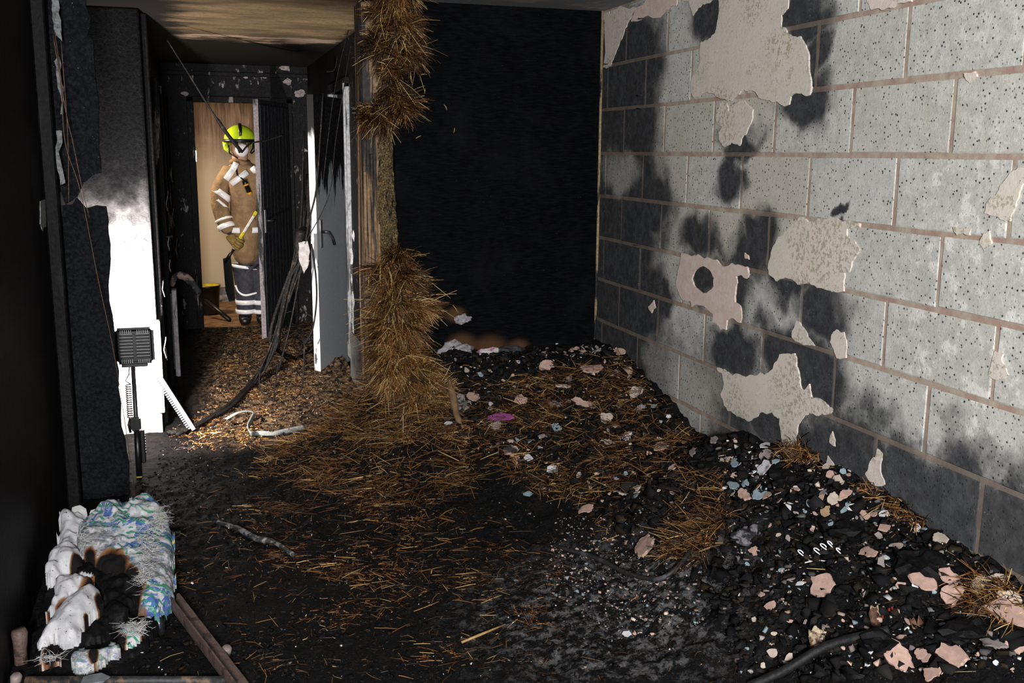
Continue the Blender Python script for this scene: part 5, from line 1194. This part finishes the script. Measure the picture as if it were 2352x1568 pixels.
# gloves with fingers gripping the tool
glm = m_plain('leather_glove', (.24, .16, .05), .7, .3, 20); g0 = J(535, 556, -.13); hd = J(548, 566, -.17)
ta, tb_ = J(588, 488, -.24), J(525, 590, -.16)              # tool axis
tx = (ta - tb_).normalized(); pr = Vector((0, -1, 0)); pr = (pr - tx * pr.dot(tx)).normalized(); qq = tx.cross(pr)
hand = tb_ + tx * .15
gl = skin('glove', [(J(529, 540, -.10), .05), (g0, (.055, .045)), (hand - pr * -.0 + qq * .03 - tx * .01, (.052, .042)), (hand + qq * .035 + tx * .03, .034)], [(0, 1), (1, 2), (2, 3)], glm, pers, 1)
for k, (of, ln) in enumerate(((.045, .9), (.018, 1.0), (-.010, .95), (-.036, .8))):
    b0 = hand + tx * of + qq * .03; pts = [b0, b0 + pr * .035 * ln + qq * .005, b0 + pr * .048 * ln - qq * .03, b0 + pr * .03 * ln - qq * .055 * ln, b0 + pr * .005 - qq * .058 * ln]
    o = tube('finger', spline(pts, 3), [.0125] * 10 + [.011] * 3, glm, None, 8); keep(o, pers)
o = tube('thumb', spline([hand + tx * .03 + qq * .035, hand + tx * .06 - pr * .02 + qq * .01, hand + tx * .07 - pr * .028 - qq * .03], 4), [.015, .015, .015, .015, .014, .014, .013, .013, .011], glm, None, 8); keep(o, pers)
g1 = J(614, 548, -.06); skin('glove', [(J(614, 535, -.05), .05), (g1, (.05, .035)), (g1 + Vector((0, -.01, -.07)), (.045, .03)), (g1 + Vector((0, -.02, -.13)), (.03, .025))], [(0, 1), (1, 2), (2, 3)], glm, pers, 1)
# chest torch
tc = tag(empty('chest_torch', tuple(J(566, 430, -.2))), 'small amber and black torch clipped on the firefighter chest', 'torch')
a_, b_ = J(561, 414, -.19), J(573, 443, -.19); d_ = (b_ - a_)
tube('torch_body', [a_, a_ + d_ * .3, a_ + d_ * .35, b_], [.024, .026, .022, .022], M['black_plastic'], tc, 10)
tube('torch_head', [b_ - d_ * .05, b_ + d_ * .12], [.023, .021], m_plain('amber', (.65, .30, .02), .35), tc, 10)
tube('torch_ring', [a_ + d_ * .3, a_ + d_ * .42], .027, bpy.data.materials['amber'], tc, 10)
tube('strap', [J(541, 375, -.13), J(545, 402, -.17), J(561, 414, -.19)], .008, M['black_plastic'], tc, 6)
# tool in hand
tl = tag(empty('hand_tool', tuple(tb_)), 'hand tool with yellow and white handle and wide black blade held by firefighter', 'tool')
LL = (ta - tb_).length
tube('shaft', [tb_ - tx * .03, ta], .013, m_plain('tool_white', (.72, .70, .66), .4), tl, 10)
tube('grip', [tb_ + tx * LL * .30, tb_ + tx * LL * .56], .016, m_plain('tool_yellow', (.62, .52, .03), .45), tl, 10)
tube('end_grip', [ta - tx * .035, ta + tx * .01], .016, bpy.data.materials['tool_yellow'], tl, 10)
tube('socket', [tb_ - tx * .06, tb_ + tx * .09], [.018, .014], M['black_plastic'], tl, 8)
bl_ = [J(x, y, -.16) for x, y in ((512, 594), (530, 589), (536, 640), (540, 690), (526, 692), (518, 668))]
V = [p - Vector((0, .006, 0)) for p in bl_] + [p + Vector((0, .012, 0)) for p in bl_]; m_ = len(bl_)
pydata('blade', V, [tuple(range(m_)), tuple(range(2 * m_ - 1, m_ - 1, -1))] + [(i, i + m_, (i + 1) % m_ + m_, (i + 1) % m_) for i in range(m_)], M['char'], tl)

# stray straws caught on the black wall
for k, (x, y, ln, an) in enumerate(((965, 172, .035, .1), (1040, 700, .05, -1.0), (975, 215, .025, 1.5), (1042, 305, .025, 1.4), (1020, 240, .03, -1.1), (955, 318, .03, .5))):
    p = PX(x, y, 1, YB - .006); d = np.array([math.cos(an), -.15, math.sin(an)]) * ln
    tag(tube('stray_straw', [p, p + d * .5 + (0, -.006, .002), p + d], .0018, m_plain('stray', (.42, .33, .17), .5) if k == 0 else bpy.data.materials['stray'], None, 5), 'single straw stuck to the black wall', 'straw stalk', 'stray straws on the black wall')
